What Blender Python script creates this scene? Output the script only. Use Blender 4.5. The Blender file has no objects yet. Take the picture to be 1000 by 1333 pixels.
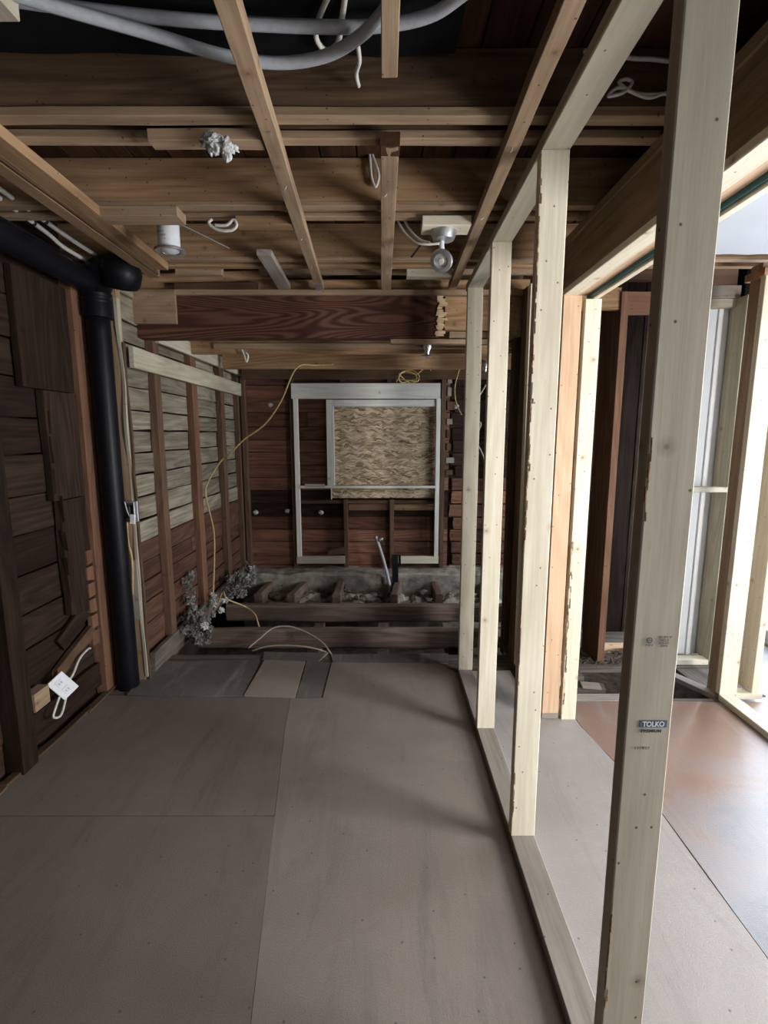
import bpy, bmesh, math, random
from mathutils import Vector, Matrix, noise as mnoise
random.seed(7)
R = random.uniform
sc = bpy.context.scene
COL = sc.collection

# ------------------------------------------------------------------ camera
FPX = 650.0
PITCH = math.atan(101.5 / FPX)
CAMZ = 1.54
cd = bpy.data.cameras.new('camera'); cam = bpy.data.objects.new('camera', cd); COL.objects.link(cam)
cam.location = (0, 0, CAMZ); cam.rotation_euler = (math.pi/2 - PITCH, 0, 0)
cd.sensor_fit = 'VERTICAL'; cd.sensor_height = 36.0; cd.lens = 36.0 * FPX / 1333.0
cd.clip_start = 0.02
sc.camera = cam

# ------------------------------------------------------------------ sky, daylight, exposure
w = bpy.data.worlds.new('sky'); sc.world = w; w.use_nodes = True
bg = w.node_tree.nodes['Background']
bg.inputs['Color'].default_value = (0.72, 0.84, 1.0, 1); bg.inputs['Strength'].default_value = 2.2

def area(name, loc, target, sx, sy, power, col):
    l = bpy.data.lights.new(name, 'AREA'); l.shape = 'RECTANGLE'; l.size = sx; l.size_y = sy
    l.energy = power; l.color = col
    o = bpy.data.objects.new(name, l); COL.objects.link(o); o.location = loc
    o.rotation_euler = (Vector(target) - Vector(loc)).to_track_quat('-Z', 'Y').to_euler()
    return o
# daylight through the glazed side door, and through the window behind the camera
area('side_door_daylight', (2.98, 3.02, 1.10), (0.0, 2.3, 1.0), 1.2, 1.9, 26, (0.74, 0.86, 1.0))
area('front_window_daylight', (2.1, -2.80, 1.45), (1.2, 1.7, 1.0), 1.5, 1.5, 9, (1.0, 0.97, 0.92))
area('far_room_fill', (2.98, 4.25, 1.35), (-0.6, 4.9, 0.8), 0.9, 1.3, 38, (0.95, 0.97, 1.0))  # added lamp out of view, brightens the far room and pit
area('side_window_daylight', (2.98, 0.72, 1.17), (0.0, 1.75, 1.15), 0.95, 1.45, 100, (0.98, 0.975, 0.985))

sc.view_settings.view_transform = 'Standard'
try: sc.view_settings.look = 'None'
except Exception: pass
sc.view_settings.exposure = 0.90; sc.view_settings.gamma = 1.0
sc.view_settings.use_curve_mapping = False

# ------------------------------------------------------------------ measuring: a sight line met with a plane of the place
def _ray(u, v):
    a = (u-500)/FPX; b = (666.5-v)/FPX; c, s = math.cos(PITCH), math.sin(PITCH)
    return Vector((a, c + b*s, -s + b*c))
def G(u, v, z=0.0): d = _ray(u, v); return Vector((0, 0, CAMZ)) + d*((z-CAMZ)/d.z)
def F(u, v, y): d = _ray(u, v); return Vector((0, 0, CAMZ)) + d*(y/d.y)
def S(u, v, x): d = _ray(u, v); return Vector((0, 0, CAMZ)) + d*(x/d.x)

# ------------------------------------------------------------------ materials
def new_mat(name):
    m = bpy.data.materials.new(name); m.use_nodes = True
    nt = m.node_tree; b = nt.nodes['Principled BSDF']
    return m, nt, b
class NB:
    def __init__(s, nt): s.nt = nt
    def n(s, t, **kw):
        x = s.nt.nodes.new(t)
        for k, v in kw.items(): setattr(x, k, v)
        return x
    def l(s, a, b): s.nt.links.new(a, b)
    def mix(s, f, a, b, blend='MIX'):
        x = s.n('ShaderNodeMix', data_type='RGBA', blend_type=blend)
        for i, v in ((0, f), (6, a), (7, b)):
            if hasattr(v, 'is_linked'): s.l(v, x.inputs[i])
            else: x.inputs[i].default_value = v if i == 0 else (*v, 1)
        return x.outputs[2]
    def math(s, op, a, b=0.0, c=None):
        x = s.n('ShaderNodeMath', operation=op)
        for i, v in enumerate((a, b, c)):
            if v is None: continue
            if hasattr(v, 'is_linked'): s.l(v, x.inputs[i])
            else: x.inputs[i].default_value = v
        return x.outputs[0]
    def ramp(s, f, a, b):
        x = s.n('ShaderNodeMapRange'); s.l(f, x.inputs[0])
        x.inputs[1].default_value = a; x.inputs[2].default_value = b
        return x.outputs[0]
    def coords(s, scale, rnd=True, src='Object'):
        tc = s.n('ShaderNodeTexCoord'); v = tc.outputs[src]
        if rnd:
            oi = s.n('ShaderNodeObjectInfo')
            k = s.n('ShaderNodeVectorMath', operation='SCALE'); k.inputs[0].default_value = (37.1, 13.7, 21.3); s.l(oi.outputs['Random'], k.inputs['Scale'])
            ad = s.n('ShaderNodeVectorMath', operation='ADD'); s.l(v, ad.inputs[0]); s.l(k.outputs[0], ad.inputs[1]); v = ad.outputs[0]
        m = s.n('ShaderNodeVectorMath', operation='MULTIPLY'); s.l(v, m.inputs[0]); m.inputs[1].default_value = scale
        return m.outputs[0]
    def noise(s, vec, scale=1.0, detail=4.0, rough=0.55, dist=0.0):
        x = s.n('ShaderNodeTexNoise'); s.l(vec, x.inputs['Vector']); x.inputs['Scale'].default_value = scale
        x.inputs['Detail'].default_value = detail; x.inputs['Roughness'].default_value = rough; x.inputs['Distortion'].default_value = dist
        return x.outputs['Fac']

def wood(name, dark, light, stain=(0.05, 0.03, 0.02), stain_amt=0.25, knots=0.6, rings=0.45, rough=0.75, tint=0.22, nails=0.5, bump=0.25, sheen=0.3):
    m, nt, b = new_mat(name); k = NB(nt)
    fine = k.noise(k.coords((3.0, 70, 70)), 1.0, 5, 0.6)
    fld = k.noise(k.coords((0.55, 4.5, 4.5)), 1.0, 1.5, 0.4, 0.3)
    rg = k.math('MULTIPLY_ADD', k.math('SINE', k.math('MULTIPLY', fld, 75.0 if rings < 1 else 170.0)), 0.5, 0.5)
    rings = min(rings*0.5, 0.7)
    f = k.math('MULTIPLY_ADD', rg, rings, k.math('MULTIPLY', fine, 1.0-rings))
    col = k.mix(k.ramp(f, 0.28, 0.70), dark, light)
    fl = k.noise(k.coords((14, 130, 130)), 1.0, 3, 0.7)
    col = k.mix(k.math('MULTIPLY', k.ramp(fl, 0.60, 0.75), 0.35), col, stain)
    st = k.noise(k.coords((1.6, 5, 5)), 1.0, 5, 0.65)
    col = k.mix(k.math('MULTIPLY', k.ramp(st, 0.50, 0.78), stain_amt), col, stain)
    # knots (dark heart with a soft halo) and nail holes
    def spots(scale, r0, r1, keep, off):
        tc = k.coords((scale, scale, scale))
        sp = k.n('ShaderNodeSeparateXYZ'); k.l(tc, sp.inputs[0])
        cb = k.n('ShaderNodeCombineXYZ'); k.l(k.math('ADD', sp.outputs[0], off), cb.inputs[0]); k.l(k.math('ADD', sp.outputs[1], sp.outputs[2]), cb.inputs[1])
        vo = k.n('ShaderNodeTexVoronoi', voronoi_dimensions='2D'); k.l(cb.outputs[0], vo.inputs['Vector']); vo.inputs['Scale'].default_value = 1.0
        s2 = k.n('ShaderNodeSeparateColor'); k.l(vo.outputs['Color'], s2.inputs[0])
        on = k.math('LESS_THAN', s2.outputs[0], keep)
        return k.math('MULTIPLY', k.ramp(vo.outputs['Distance'], r1, r0), on)
    if knots > 0:
        kn = k.math('MAXIMUM', k.math('MULTIPLY', spots(4.3, 0.03, 0.10, knots, 0.0), 0.45), spots(4.3, 0.012, 0.045, knots, 0.0))
        col = k.mix(k.math('MULTIPLY', kn, 0.75), col, tuple(0.30*c for c in light[:1]) + (0.19*light[1], 0.12*light[2]))
    if nails > 0:
        nl = spots(13.0, 0.022, 0.050, nails*0.75, 5.0)
        col = k.mix(k.math('MULTIPLY', nl, 0.85), col, (0.02, 0.015, 0.01))
    oi = k.n('ShaderNodeObjectInfo')
    hs = k.n('ShaderNodeHueSaturation'); k.l(col, hs.inputs['Color'])
    k.l(k.math('MULTIPLY_ADD', oi.outputs['Random'], 2*tint, 1-tint), hs.inputs['Value'])
    k.l(hs.outputs[0], b.inputs['Base Color'])
    b.inputs['Roughness'].default_value = rough
    b.inputs['Specular IOR Level'].default_value = sheen
    bp = k.n('ShaderNodeBump'); bp.inputs['Strength'].default_value = bump; bp.inputs['Distance'].default_value = 0.004
    k.l(k.math('ADD', fine, k.math('MULTIPLY', st, 0.6)), bp.inputs['Height']); k.l(bp.outputs[0], b.inputs['Normal'])
    return m

def plain(name, col, rough=0.6, metal=0.0, var=0.12, scale=30, bump=0.15, spec=0.4, rnd=0.0):
    m, nt, b = new_mat(name); k = NB(nt)
    n = k.noise(k.coords((scale, scale, scale)), 1.0, 4, 0.6)
    c = k.mix(k.ramp(n, 0.3, 0.7), tuple(max(0, x*(1-var)) for x in col), tuple(min(1, x*(1+var)) for x in col))
    if rnd:
        oi = k.n('ShaderNodeObjectInfo'); hs = k.n('ShaderNodeHueSaturation'); k.l(c, hs.inputs['Color'])
        k.l(k.math('MULTIPLY_ADD', oi.outputs['Random'], 2*rnd, 1-rnd), hs.inputs['Value']); c = hs.outputs[0]
    k.l(c, b.inputs['Base Color'])
    b.inputs['Roughness'].default_value = rough; b.inputs['Metallic'].default_value = metal
    b.inputs['Specular IOR Level'].default_value = spec
    if bump:
        bp = k.n('ShaderNodeBump'); bp.inputs['Strength'].default_value = bump; bp.inputs['Distance'].default_value = 0.003
        k.l(n, bp.inputs['Height']); k.l(bp.outputs[0], b.inputs['Normal'])
    return m

def sheet_mat(name, a, b2, scuff, rough=0.7, spec=0.3, speck=0.35):
    """floor sheeting: broad grime, fine fibre, dark specks and scuffs"""
    m, nt, b = new_mat(name); k = NB(nt)
    big = k.noise(k.coords((1.3, 1.3, 1.3), False), 1.0, 5, 0.6, 0.4)
    col = k.mix(k.ramp(big, 0.32, 0.68), a, b2)
    fib = k.noise(k.coords((220, 220, 40), False), 1.0, 2, 0.5)
    col = k.mix(k.math('MULTIPLY', k.ramp(fib, 0.35, 0.7), 0.22), col, tuple(min(1, x*1.5) for x in b2))
    sc_ = k.noise(k.coords((7, 1.1, 1), False), 1.0, 7, 0.75, 0.8)
    col = k.mix(k.math('MULTIPLY', k.ramp(sc_, 0.52, 0.72), 0.55), col, scuff)
    du = k.noise(k.coords((3.2, 4.5, 1), False), 1.0, 8, 0.8, 1.2)
    col = k.mix(k.math('MULTIPLY', k.ramp(du, 0.50, 0.72), 0.28), col, tuple(min(1, x*1.35) for x in b2))
    vo = k.n('ShaderNodeTexVoronoi', voronoi_dimensions='2D'); k.l(k.coords((9, 9, 9), False), vo.inputs['Vector']); vo.inputs['Scale'].default_value = 1.0
    s2 = k.n('ShaderNodeSeparateColor'); k.l(vo.outputs['Color'], s2.inputs[0])
    sp = k.math('MULTIPLY', k.ramp(vo.outputs['Distance'], 0.042, 0.018), k.math('LESS_THAN', s2.outputs[0], speck))
    col = k.mix(k.math('MULTIPLY', sp, 0.65), col, (0.05, 0.04, 0.035))
    k.l(col, b.inputs['Base Color'])
    k.l(k.math('MULTIPLY_ADD', sc_, 0.25, rough-0.12), b.inputs['Roughness'])
    b.inputs['Specular IOR Level'].default_value = spec
    bp = k.n('ShaderNodeBump'); bp.inputs['Strength'].default_value = 0.25; bp.inputs['Distance'].default_value = 0.004
    k.l(k.math('ADD', fib, k.math('MULTIPLY', sc_, 1.5)), bp.inputs['Height']); k.l(bp.outputs[0], b.inputs['Normal'])
    return m

def osb_mat():
    m, nt, b = new_mat('strand_board'); k = NB(nt)
    b0 = k.coords((1, 1, 1), False)
    wn = k.n('ShaderNodeTexNoise'); k.l(b0, wn.inputs['Vector']); wn.inputs['Scale'].default_value = 9.0; wn.inputs['Detail'].default_value = 2.0
    wa = k.n('ShaderNodeVectorMath', operation='MULTIPLY_ADD'); k.l(wn.outputs['Color'], wa.inputs[0]); wa.inputs[1].default_value = (0.10, 0.10, 0); k.l(b0, wa.inputs[2])
    base = wa.outputs[0]
    cols = []
    for i, (ang, sx, sy) in enumerate(((0.02, 14, 75), (-0.20, 17, 90), (0.24, 15, 82))):
        mp = k.n('ShaderNodeMapping'); k.l(base, mp.inputs[0]); mp.inputs['Rotation'].default_value = (0, 0, ang); mp.inputs['Location'].default_value = (i*3.7, i*1.3, 0)
        mp2 = k.n('ShaderNodeVectorMath', operation='MULTIPLY'); k.l(mp.outputs[0], mp2.inputs[0]); mp2.inputs[1].default_value = (sx, sy, 1)
        vo = k.n('ShaderNodeTexVoronoi', voronoi_dimensions='2D'); k.l(mp2.outputs[0], vo.inputs['Vector']); vo.inputs['Scale'].default_value = 1.0
        s2 = k.n('ShaderNodeSeparateColor'); k.l(vo.outputs['Color'], s2.inputs[0]); cols.append((s2, vo))
    c = k.mix(cols[0][0].outputs[0], (0.20, 0.13, 0.075), (0.62, 0.47, 0.30))
    c = k.mix(k.math('GREATER_THAN', cols[1][0].outputs[1], 0.55), c, k.mix(cols[1][0].outputs[0], (0.15, 0.095, 0.05), (0.66, 0.52, 0.35)))
    c = k.mix(k.math('GREATER_THAN', cols[2][0].outputs[1], 0.7), c, k.mix(cols[2][0].outputs[0], (0.12, 0.075, 0.04), (0.70, 0.57, 0.40)))
    k.l(c, b.inputs['Base Color']); b.inputs['Roughness'].default_value = 0.7; b.inputs['Specular IOR Level'].default_value = 0.3
    bp = k.n('ShaderNodeBump'); bp.inputs['Strength'].default_value = 0.5; bp.inputs['Distance'].default_value = 0.004
    k.l(cols[0][0].outputs[0], bp.inputs['Height']); k.l(bp.outputs[0], b.inputs['Normal'])
    return m

M = {}
M['pale'] = wood('new_lumber', (0.63, 0.55, 0.405), (0.78, 0.71, 0.56), (0.47, 0.38, 0.255), 0.35, 0.40, 0.35, 0.6, 0.06, 0.6, 0.12)
M['pale_grey'] = wood('new_lumber_greyed', (0.375, 0.325, 0.245), (0.46, 0.41, 0.32), (0.29, 0.24, 0.17), 0.30, 0.30, 0.35, 0.6, 0.05, 0.35, 0.12)
M['plate'] = wood('plate_lumber', (0.225, 0.19, 0.155), (0.33, 0.285, 0.24), (0.13, 0.105, 0.085), 0.5, 0.3, 0.4, 0.65, 0.06, 0.3, 0.15)
M['orange'] = wood('orange_fir', (0.56, 0.36, 0.21), (0.70, 0.49, 0.32), (0.40, 0.22, 0.12), 0.3, 0.35, 0.35, 0.6, 0.05, 0.5, 0.12)
M['aged'] = wood('aged_lumber', (0.235, 0.135, 0.07), (0.41, 0.262, 0.143), (0.09, 0.05, 0.028), 0.5, 0.4, 0.4, 0.75, 0.12, 0.8, 0.3, sheen=0.1)
M['strip'] = wood('furring_lumber', (0.235, 0.155, 0.093), (0.375, 0.265, 0.165), (0.11, 0.065, 0.038), 0.4, 0.45, 0.35, 0.7, 0.10, 0.8, 0.25)
M['old'] = wood('old_brown_lumber', (0.068, 0.040, 0.024), (0.128, 0.079, 0.047), (0.025, 0.017, 0.012), 0.6, 0.2, 0.4, 0.8, 0.18, 0.5, 0.4, sheen=0.08)
M['header'] = wood('header_lumber', (0.21, 0.135, 0.075), (0.33, 0.22, 0.13), (0.10, 0.06, 0.035), 0.5, 0.2, 0.35, 0.75, 0.08, 0.35, 0.25, sheen=0.08)
M['deck'] = wood('dark_deck_boards', (0.035, 0.017, 0.010), (0.08, 0.038, 0.021), (0.02, 0.012, 0.008), 0.6, 0.1, 0.4, 0.8, 0.35, 0.2, 0.4, sheen=0.08)
M['fir_beam'] = wood('dark_red_fir_beam', (0.055, 0.024, 0.017), (0.125, 0.060, 0.040), (0.03, 0.015, 0.012), 0.3, 0.0, 1.05, 0.6, 0.04, 0.1, 0.3, sheen=0.08)
M['red_board'] = wood('red_brown_boards', (0.095, 0.045, 0.032), (0.23, 0.112, 0.072), (0.035, 0.024, 0.020), 0.55, 0.12, 0.35, 0.8, 0.36, 0.2, 0.4, sheen=0.08)
M['red_low'] = wood('dim_red_boards', (0.055, 0.028, 0.020), (0.135, 0.068, 0.045), (0.05, 0.045, 0.04), 0.6, 0.12, 0.35, 0.8, 0.34, 0.2, 0.4, sheen=0.08)
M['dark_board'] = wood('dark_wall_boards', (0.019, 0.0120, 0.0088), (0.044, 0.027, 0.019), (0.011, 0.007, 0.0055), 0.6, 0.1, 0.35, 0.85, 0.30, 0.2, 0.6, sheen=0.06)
M['grey_board'] = wood('weathered_grey_boards', (0.13, 0.108, 0.076), (0.295, 0.262, 0.20), (0.065, 0.047, 0.032), 0.7, 0.1, 0.35, 0.9, 0.22, 0.2, 0.6, sheen=0.08)
M['brown_stud'] = wood('brown_old_stud', (0.085, 0.050, 0.034), (0.155, 0.093, 0.06), (0.04, 0.022, 0.015), 0.5, 0.2, 0.35, 0.8, 0.2, 0.4, 0.4, sheen=0.08)
M['red_stud'] = wood('red_old_stud', (0.13, 0.065, 0.042), (0.215, 0.115, 0.07), (0.06, 0.035, 0.022), 0.5, 0.2, 0.35, 0.75, 0.12, 0.5, 0.35, sheen=0.08)
M['pit_joist'] = wood('sooty_floor_joist', (0.095, 0.065, 0.052), (0.20, 0.145, 0.115), (0.05, 0.04, 0.035), 0.6, 0.0, 0.35, 0.8, 0.15, 0.1, 0.5, sheen=0.08)
M['white_trim'] = wood('whitewashed_lumber', (0.62, 0.61, 0.54), (0.80, 0.79, 0.71), (0.42, 0.38, 0.30), 0.30, 0.15, 0.3, 0.65, 0.06, 0.1, 0.2)
M['ledger'] = wood('greenish_ledger', (0.36, 0.33, 0.24), (0.52, 0.48, 0.36), (0.20, 0.16, 0.11), 0.4, 0.2, 0.35, 0.75, 0.06, 0.2, 0.3)
M['bark'] = plain('bark', (0.22, 0.14, 0.07), 0.95, var=0.7, scale=120, bump=0.8, rnd=0.4)
M['splinter'] = wood('fresh_splinters', (0.50, 0.36, 0.2), (0.72, 0.56, 0.36), (0.3, 0.18, 0.09), 0.5, 0, 0.3, 0.8, 0.15, 0, 0.6)
M['osb'] = osb_mat()
M['sheet_left'] = sheet_mat('floor_sheet_shaded', (0.158, 0.126, 0.102), (0.202, 0.165, 0.136), (0.115, 0.090, 0.075))  # darker than the middle sheet: the floor's left shade is in its colour
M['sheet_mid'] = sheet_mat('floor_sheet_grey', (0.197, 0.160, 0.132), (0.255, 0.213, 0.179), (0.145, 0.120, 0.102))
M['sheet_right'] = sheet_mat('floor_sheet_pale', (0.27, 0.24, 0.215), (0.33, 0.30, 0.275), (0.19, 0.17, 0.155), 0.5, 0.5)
M['ply_red'] = sheet_mat('worn_red_plywood', (0.19, 0.108, 0.075), (0.25, 0.165, 0.125), (0.29, 0.25, 0.23), 0.33, 0.65, 0.15)
def _worn_sheen():  # pale wear plus sky reflection, painted into the colour towards the near right
    m = M['ply_red']; nt = m.node_tree; k = NB(nt); b = nt.nodes['Principled BSDF']
    src = b.inputs['Base Color'].links[0].from_socket
    tc = k.n('ShaderNodeTexCoord'); sp_ = k.n('ShaderNodeSeparateXYZ'); k.l(tc.outputs['Object'], sp_.inputs[0])
    nz = k.noise(k.coords((2.2, 3.0, 1), False), 1.0, 6, 0.7, 0.5)
    g = k.math('ADD', sp_.outputs[1], k.math('MULTIPLY', k.math('SUBTRACT', nz, 0.5), 1.6))
    g = k.math('SUBTRACT', g, k.math('MULTIPLY', k.math('SUBTRACT', sp_.outputs[0], 1.4), 0.55))
    c = k.mix(k.ramp(g, 2.15, 1.55), src, k.mix(k.ramp(nz, 0.35, 0.65), (0.19, 0.187, 0.192), (0.31, 0.307, 0.315)))
    k.l(c, b.inputs['Base Color'])
_worn_sheen()
M['old_ply'] = sheet_mat('grey_stained_board', (0.085, 0.075, 0.064), (0.18, 0.16, 0.14), (0.34, 0.32, 0.28), 0.85, 0.2, 0.5)
M['patch'] = sheet_mat('pale_patch_board', (0.25, 0.205, 0.165), (0.31, 0.265, 0.22), (0.18, 0.15, 0.12))
M['subfloor'] = wood('subfloor_boards', (0.085, 0.07, 0.058), (0.17, 0.145, 0.12), (0.05, 0.04, 0.035), 0.5, 0.1, 0.35, 0.85, 0.15, 0.3, 0.5, sheen=0.08)
M['dirt'] = plain('bare_earth', (0.07, 0.055, 0.044), 0.95, var=0.5, scale=14, bump=0.9, spec=0.1)
M['concrete'] = plain('dusty_concrete', (0.27, 0.245, 0.205), 0.9, var=0.55, scale=9, bump=0.8, spec=0.2, rnd=0.2)
M['rubble'] = plain('rubble', (0.17, 0.14, 0.11), 0.95, var=0.5, scale=18, bump=0.8, spec=0.1, rnd=0.4)
M['black_pipe'] = plain('black_pipe_plastic', (0.006, 0.006, 0.008), 0.40, var=0.3, scale=8, bump=0.05, spec=0.16)
M['black_paper'] = plain('black_building_paper', (0.004, 0.004, 0.005), 0.8, var=0.4, scale=10, bump=0.4, spec=0.15)
M['cable_grey'] = plain('grey_conduit', (0.36, 0.37, 0.39), 0.45, var=0.1, scale=60, bump=0.1)
M['cable_white'] = plain('white_cable', (0.60, 0.58, 0.53), 0.5, var=0.1, scale=60, bump=0.05)
M['cable_yellow'] = plain('yellow_cable', (0.42, 0.30, 0.13), 0.5, var=0.2, scale=40, bump=0.05)
M['cable_tan'] = plain('tan_cable', (0.40, 0.33, 0.25), 0.6, var=0.2, scale=40, bump=0.05)
M['tie'] = plain('black_tie', (0.015, 0.015, 0.015), 0.5)
M['chrome'] = plain('brushed_chrome', (0.62, 0.63, 0.64), 0.28, 0.9, 0.08, 60, 0.05)
M['galv'] = plain('galvanised_steel', (0.50, 0.52, 0.54), 0.4, 0.75, 0.2, 30, 0.15)
M['white_plastic'] = plain('white_plastic', (0.74, 0.75, 0.75), 0.4, var=0.04)
M['white_label'] = plain('white_label_paper', (0.70, 0.71, 0.72), 0.5, var=0.05)
M['ink'] = plain('dark_ink', (0.05, 0.052, 0.06), 0.7, var=0.2, scale=300, bump=0)
M['ink_blue'] = plain('slate_blue_ink', (0.085, 0.105, 0.15), 0.7, var=0.25, scale=300, bump=0)
M['glassy'] = plain('lamp_glass', (0.55, 0.55, 0.52), 0.12, var=0.1, spec=0.8, bump=0)
M['foam'] = plain('crumbled_insulation', (0.48, 0.48, 0.46), 0.95, var=0.35, scale=35, bump=0.9, spec=0.1)
M['foam_dirty'] = plain('dusty_insulation', (0.17, 0.165, 0.15), 0.95, var=0.6, scale=40, bump=0.9, spec=0.1, rnd=0.35)
M['drywall'] = plain('bluish_white_drywall', (0.66, 0.69, 0.72), 0.8, var=0.04, scale=3, bump=0.1)
M['ceil_white'] = plain('white_ceiling_drywall', (0.44, 0.46, 0.50), 0.85, var=0.03, scale=5, bump=0.1)
M['shell'] = plain('outer_sheathing', (0.06, 0.042, 0.035), 0.9, var=0.3, scale=6)
M['plaster'] = plain('painted_plaster', (0.50, 0.47, 0.42), 0.85, var=0.08, scale=4)
M['teal'] = plain('teal_membrane', (0.03, 0.12, 0.13), 0.6)
M['siding_blue'] = plain('pale_blue_louvre', (0.45, 0.62, 0.66), 0.6, var=0.06)
M['flash'] = plain('bluish_flashing', (0.42, 0.49, 0.54), 0.5, 0.2, 0.2, 20, 0.2)
gm, gnt, gb = new_mat('clear_glass')
gk = NB(gnt); tr = gk.n('ShaderNodeBsdfTransparent'); gl = gk.n('ShaderNodeBsdfGlossy'); gl.inputs['Roughness'].default_value = 0.03
mx = gk.n('ShaderNodeMixShader'); mx.inputs[0].default_value = 0.07; gk.l(tr.outputs[0], mx.inputs[1]); gk.l(gl.outputs[0], mx.inputs[2])
gk.l(mx.outputs[0], gnt.nodes['Material Output'].inputs['Surface']); M['glass'] = gm

# ------------------------------------------------------------------ object helpers
WM = {}
def link(name, me, mat, parent=None, mw=None):
    o = bpy.data.objects.new(name, me)
    if mat is not None and me is not None and not me.materials: me.materials.append(M[mat] if isinstance(mat, str) else mat)
    COL.objects.link(o)
    mw = mw or Matrix.Identity(4)
    WM[o.name] = mw
    if parent:
        o.parent = parent
        o.matrix_basis = WM[parent.name].inverted() @ mw
    else: o.matrix_basis = mw
    return o
def thing(name, label, cat, loc=(0, 0, 0), group=None):
    o = link(name, None, None, None, Matrix.Translation(loc))
    o.empty_display_size = 0.1
    o['label'] = label; o['category'] = cat
    if group: o['group'] = group
    return o
def tag(o, label, cat, group=None):
    o['label'] = label; o['category'] = cat
    if group: o['group'] = group
    return o
def struct(o): o['kind'] = 'structure'; return o
def root(name, loc=(0, 0, 0)):
    o = link(name, None, None, None, Matrix.Translation(loc)); o['kind'] = 'structure'; return o
def mesh(name, verts, faces, smooth=False):
    me = bpy.data.meshes.new(name); me.from_pydata(verts, [], faces)
    if smooth:
        for p in me.polygons: p.use_smooth = True
    me.update(); return me

def beam_mesh(name, L, wy, wz, c=0.002, seg=1, jit=0.0, rag0=0.0, rag1=0.0, bow=0.0):
    """length along X, centred; chamfered section; optional wobble along it and ragged ends"""
    a, b = wy/2, wz/2; c = min(c, a*0.4, b*0.4)
    if rag0 or rag1 or jit:
        sec = []
        ny = max(2, int(wy/0.03)) if (rag0 or rag1) else 1
        for i in range(ny+1): sec.append((-a+c+(2*a-2*c)*i/ny, -b))
        sec.append((a, -b+c)); sec.append((a, b-c))
        for i in range(ny+1): sec.append((a-c-(2*a-2*c)*i/ny, b))
        sec.append((-a, b-c)); sec.append((-a, -b+c))
    else:
        sec = [(-a+c, -b), (a-c, -b), (a, -b+c), (a, b-c), (a-c, b), (-a+c, b), (-a, b-c), (-a, -b+c)]
    n = len(sec); V = []; Fc = []
    sd = R(0, 100)
    def rg(y, amt, s): return amt*mnoise.noise((y*38, s, sd)) + amt*0.6*mnoise.noise((y*90, s+5, sd))
    for k in range(seg+1):
        x = -L/2 + L*k/seg
        for (y, z) in sec:
            xx = x
            if k == 0 and rag0: xx += rg(y, rag0, sd)
            if k == seg and rag1: xx += rg(y, rag1, sd+9)
            jy = jit*mnoise.noise((x*3.1, y*9+sd, z*9)) if jit else 0
            jz = jit*mnoise.noise((x*3.1+50, y*9+sd, z*9)) if jit else 0
            V.append((xx, y*1.0 + jy, z + jz + bow*math.sin(math.pi*k/seg)))
    for k in range(seg):
        for i in range(n):
            j = (i+1) % n
            Fc.append((k*n+i, k*n+j, (k+1)*n+j, (k+1)*n+i)[::-1])
    Fc.append(tuple(range(n))[::1]); Fc.append(tuple(reversed(range(seg*n, seg*n+n))))
    me = mesh(name, V, Fc)
    bm = bmesh.new(); bm.from_mesh(me); bmesh.ops.recalc_face_normals(bm, faces=bm.faces); bm.to_mesh(me); bm.free()
    return me

def bar(name, p0, p1, wy, wz, mat, parent=None, up=(0, 0, 1), **kw):
    """board from p0 to p1 (centre line); wz measured along 'up', wy across"""
    p0, p1 = Vector(p0), Vector(p1); ax = (p1-p0); L = ax.length; ax.normalize()
    up = Vector(up); yv = up.cross(ax).normalized(); zv = ax.cross(yv).normalized()
    if wz > wy:   # wide face gets local Y, so the ring figure shows on it
        yv, zv = zv, -yv; wy, wz = wz, wy
    m = Matrix((ax, yv, zv)).transposed().to_4x4(); m.translation = (p0+p1)/2
    return link(name, beam_mesh(name, L, wy, wz, **kw), mat, parent, m)
def box(name, x, y, z, mat, parent=None, **kw):
    d = [x[1]-x[0], y[1]-y[0], z[1]-z[0]]; c = Vector(((x[0]+x[1])/2, (y[0]+y[1])/2, (z[0]+z[1])/2))
    i = d.index(max(d)); ax = Vector((0, 0, 0)); ax[i] = d[i]/2
    if i == 2: return bar(name, c-ax, c+ax, d[0], d[1], mat, parent, up=(0, 1, 0), **kw)
    if i == 0: return bar(name, c-ax, c+ax, d[1], d[2], mat, parent, up=(0, 0, 1), **kw)
    return bar(name, c-ax, c+ax, d[0], d[2], mat, parent, up=(0, 0, 1), **kw)
def prism(name, pts, z0, z1, mat, parent=None, rag=0.0, origin=None):
    """flat sheet from an outline on the floor (z0 bottom, z1 top), edges slightly uneven"""
    P = []
    n = len(pts)
    for i in range(n):
        a, b = Vector(pts[i][:2]), Vector(pts[(i+1) % n][:2])
        k = max(1, int((b-a).length/0.12)) if rag else 1
        for j in range(k):
            q = a.lerp(b, j/k)
            if rag and j: q += Vector((R(-rag, rag), R(-rag, rag)))
            P.append(q)
    c = Vector(origin) if origin else sum(P, Vector((0, 0)))/len(P); n = len(P)
    V = [(q.x-c.x, q.y-c.y, z0-z1) for q in P] + [(q.x-c.x, q.y-c.y, 0) for q in P]
    Fc = [tuple(range(n, 2*n)), tuple(reversed(range(n)))] + [(i, (i+1) % n, n+(i+1) % n, n+i) for i in range(n)]
    me = mesh(name, V, Fc)
    bm = bmesh.new(); bm.from_mesh(me); bmesh.ops.recalc_face_normals(bm, faces=bm.faces)
    bmesh.ops.triangulate(bm, faces=[f for f in bm.faces if len(f.verts) > 4]); bm.to_mesh(me); bm.free()
    return link(name, me, mat, parent, Matrix.Translation((c.x, c.y, z1)))
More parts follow.
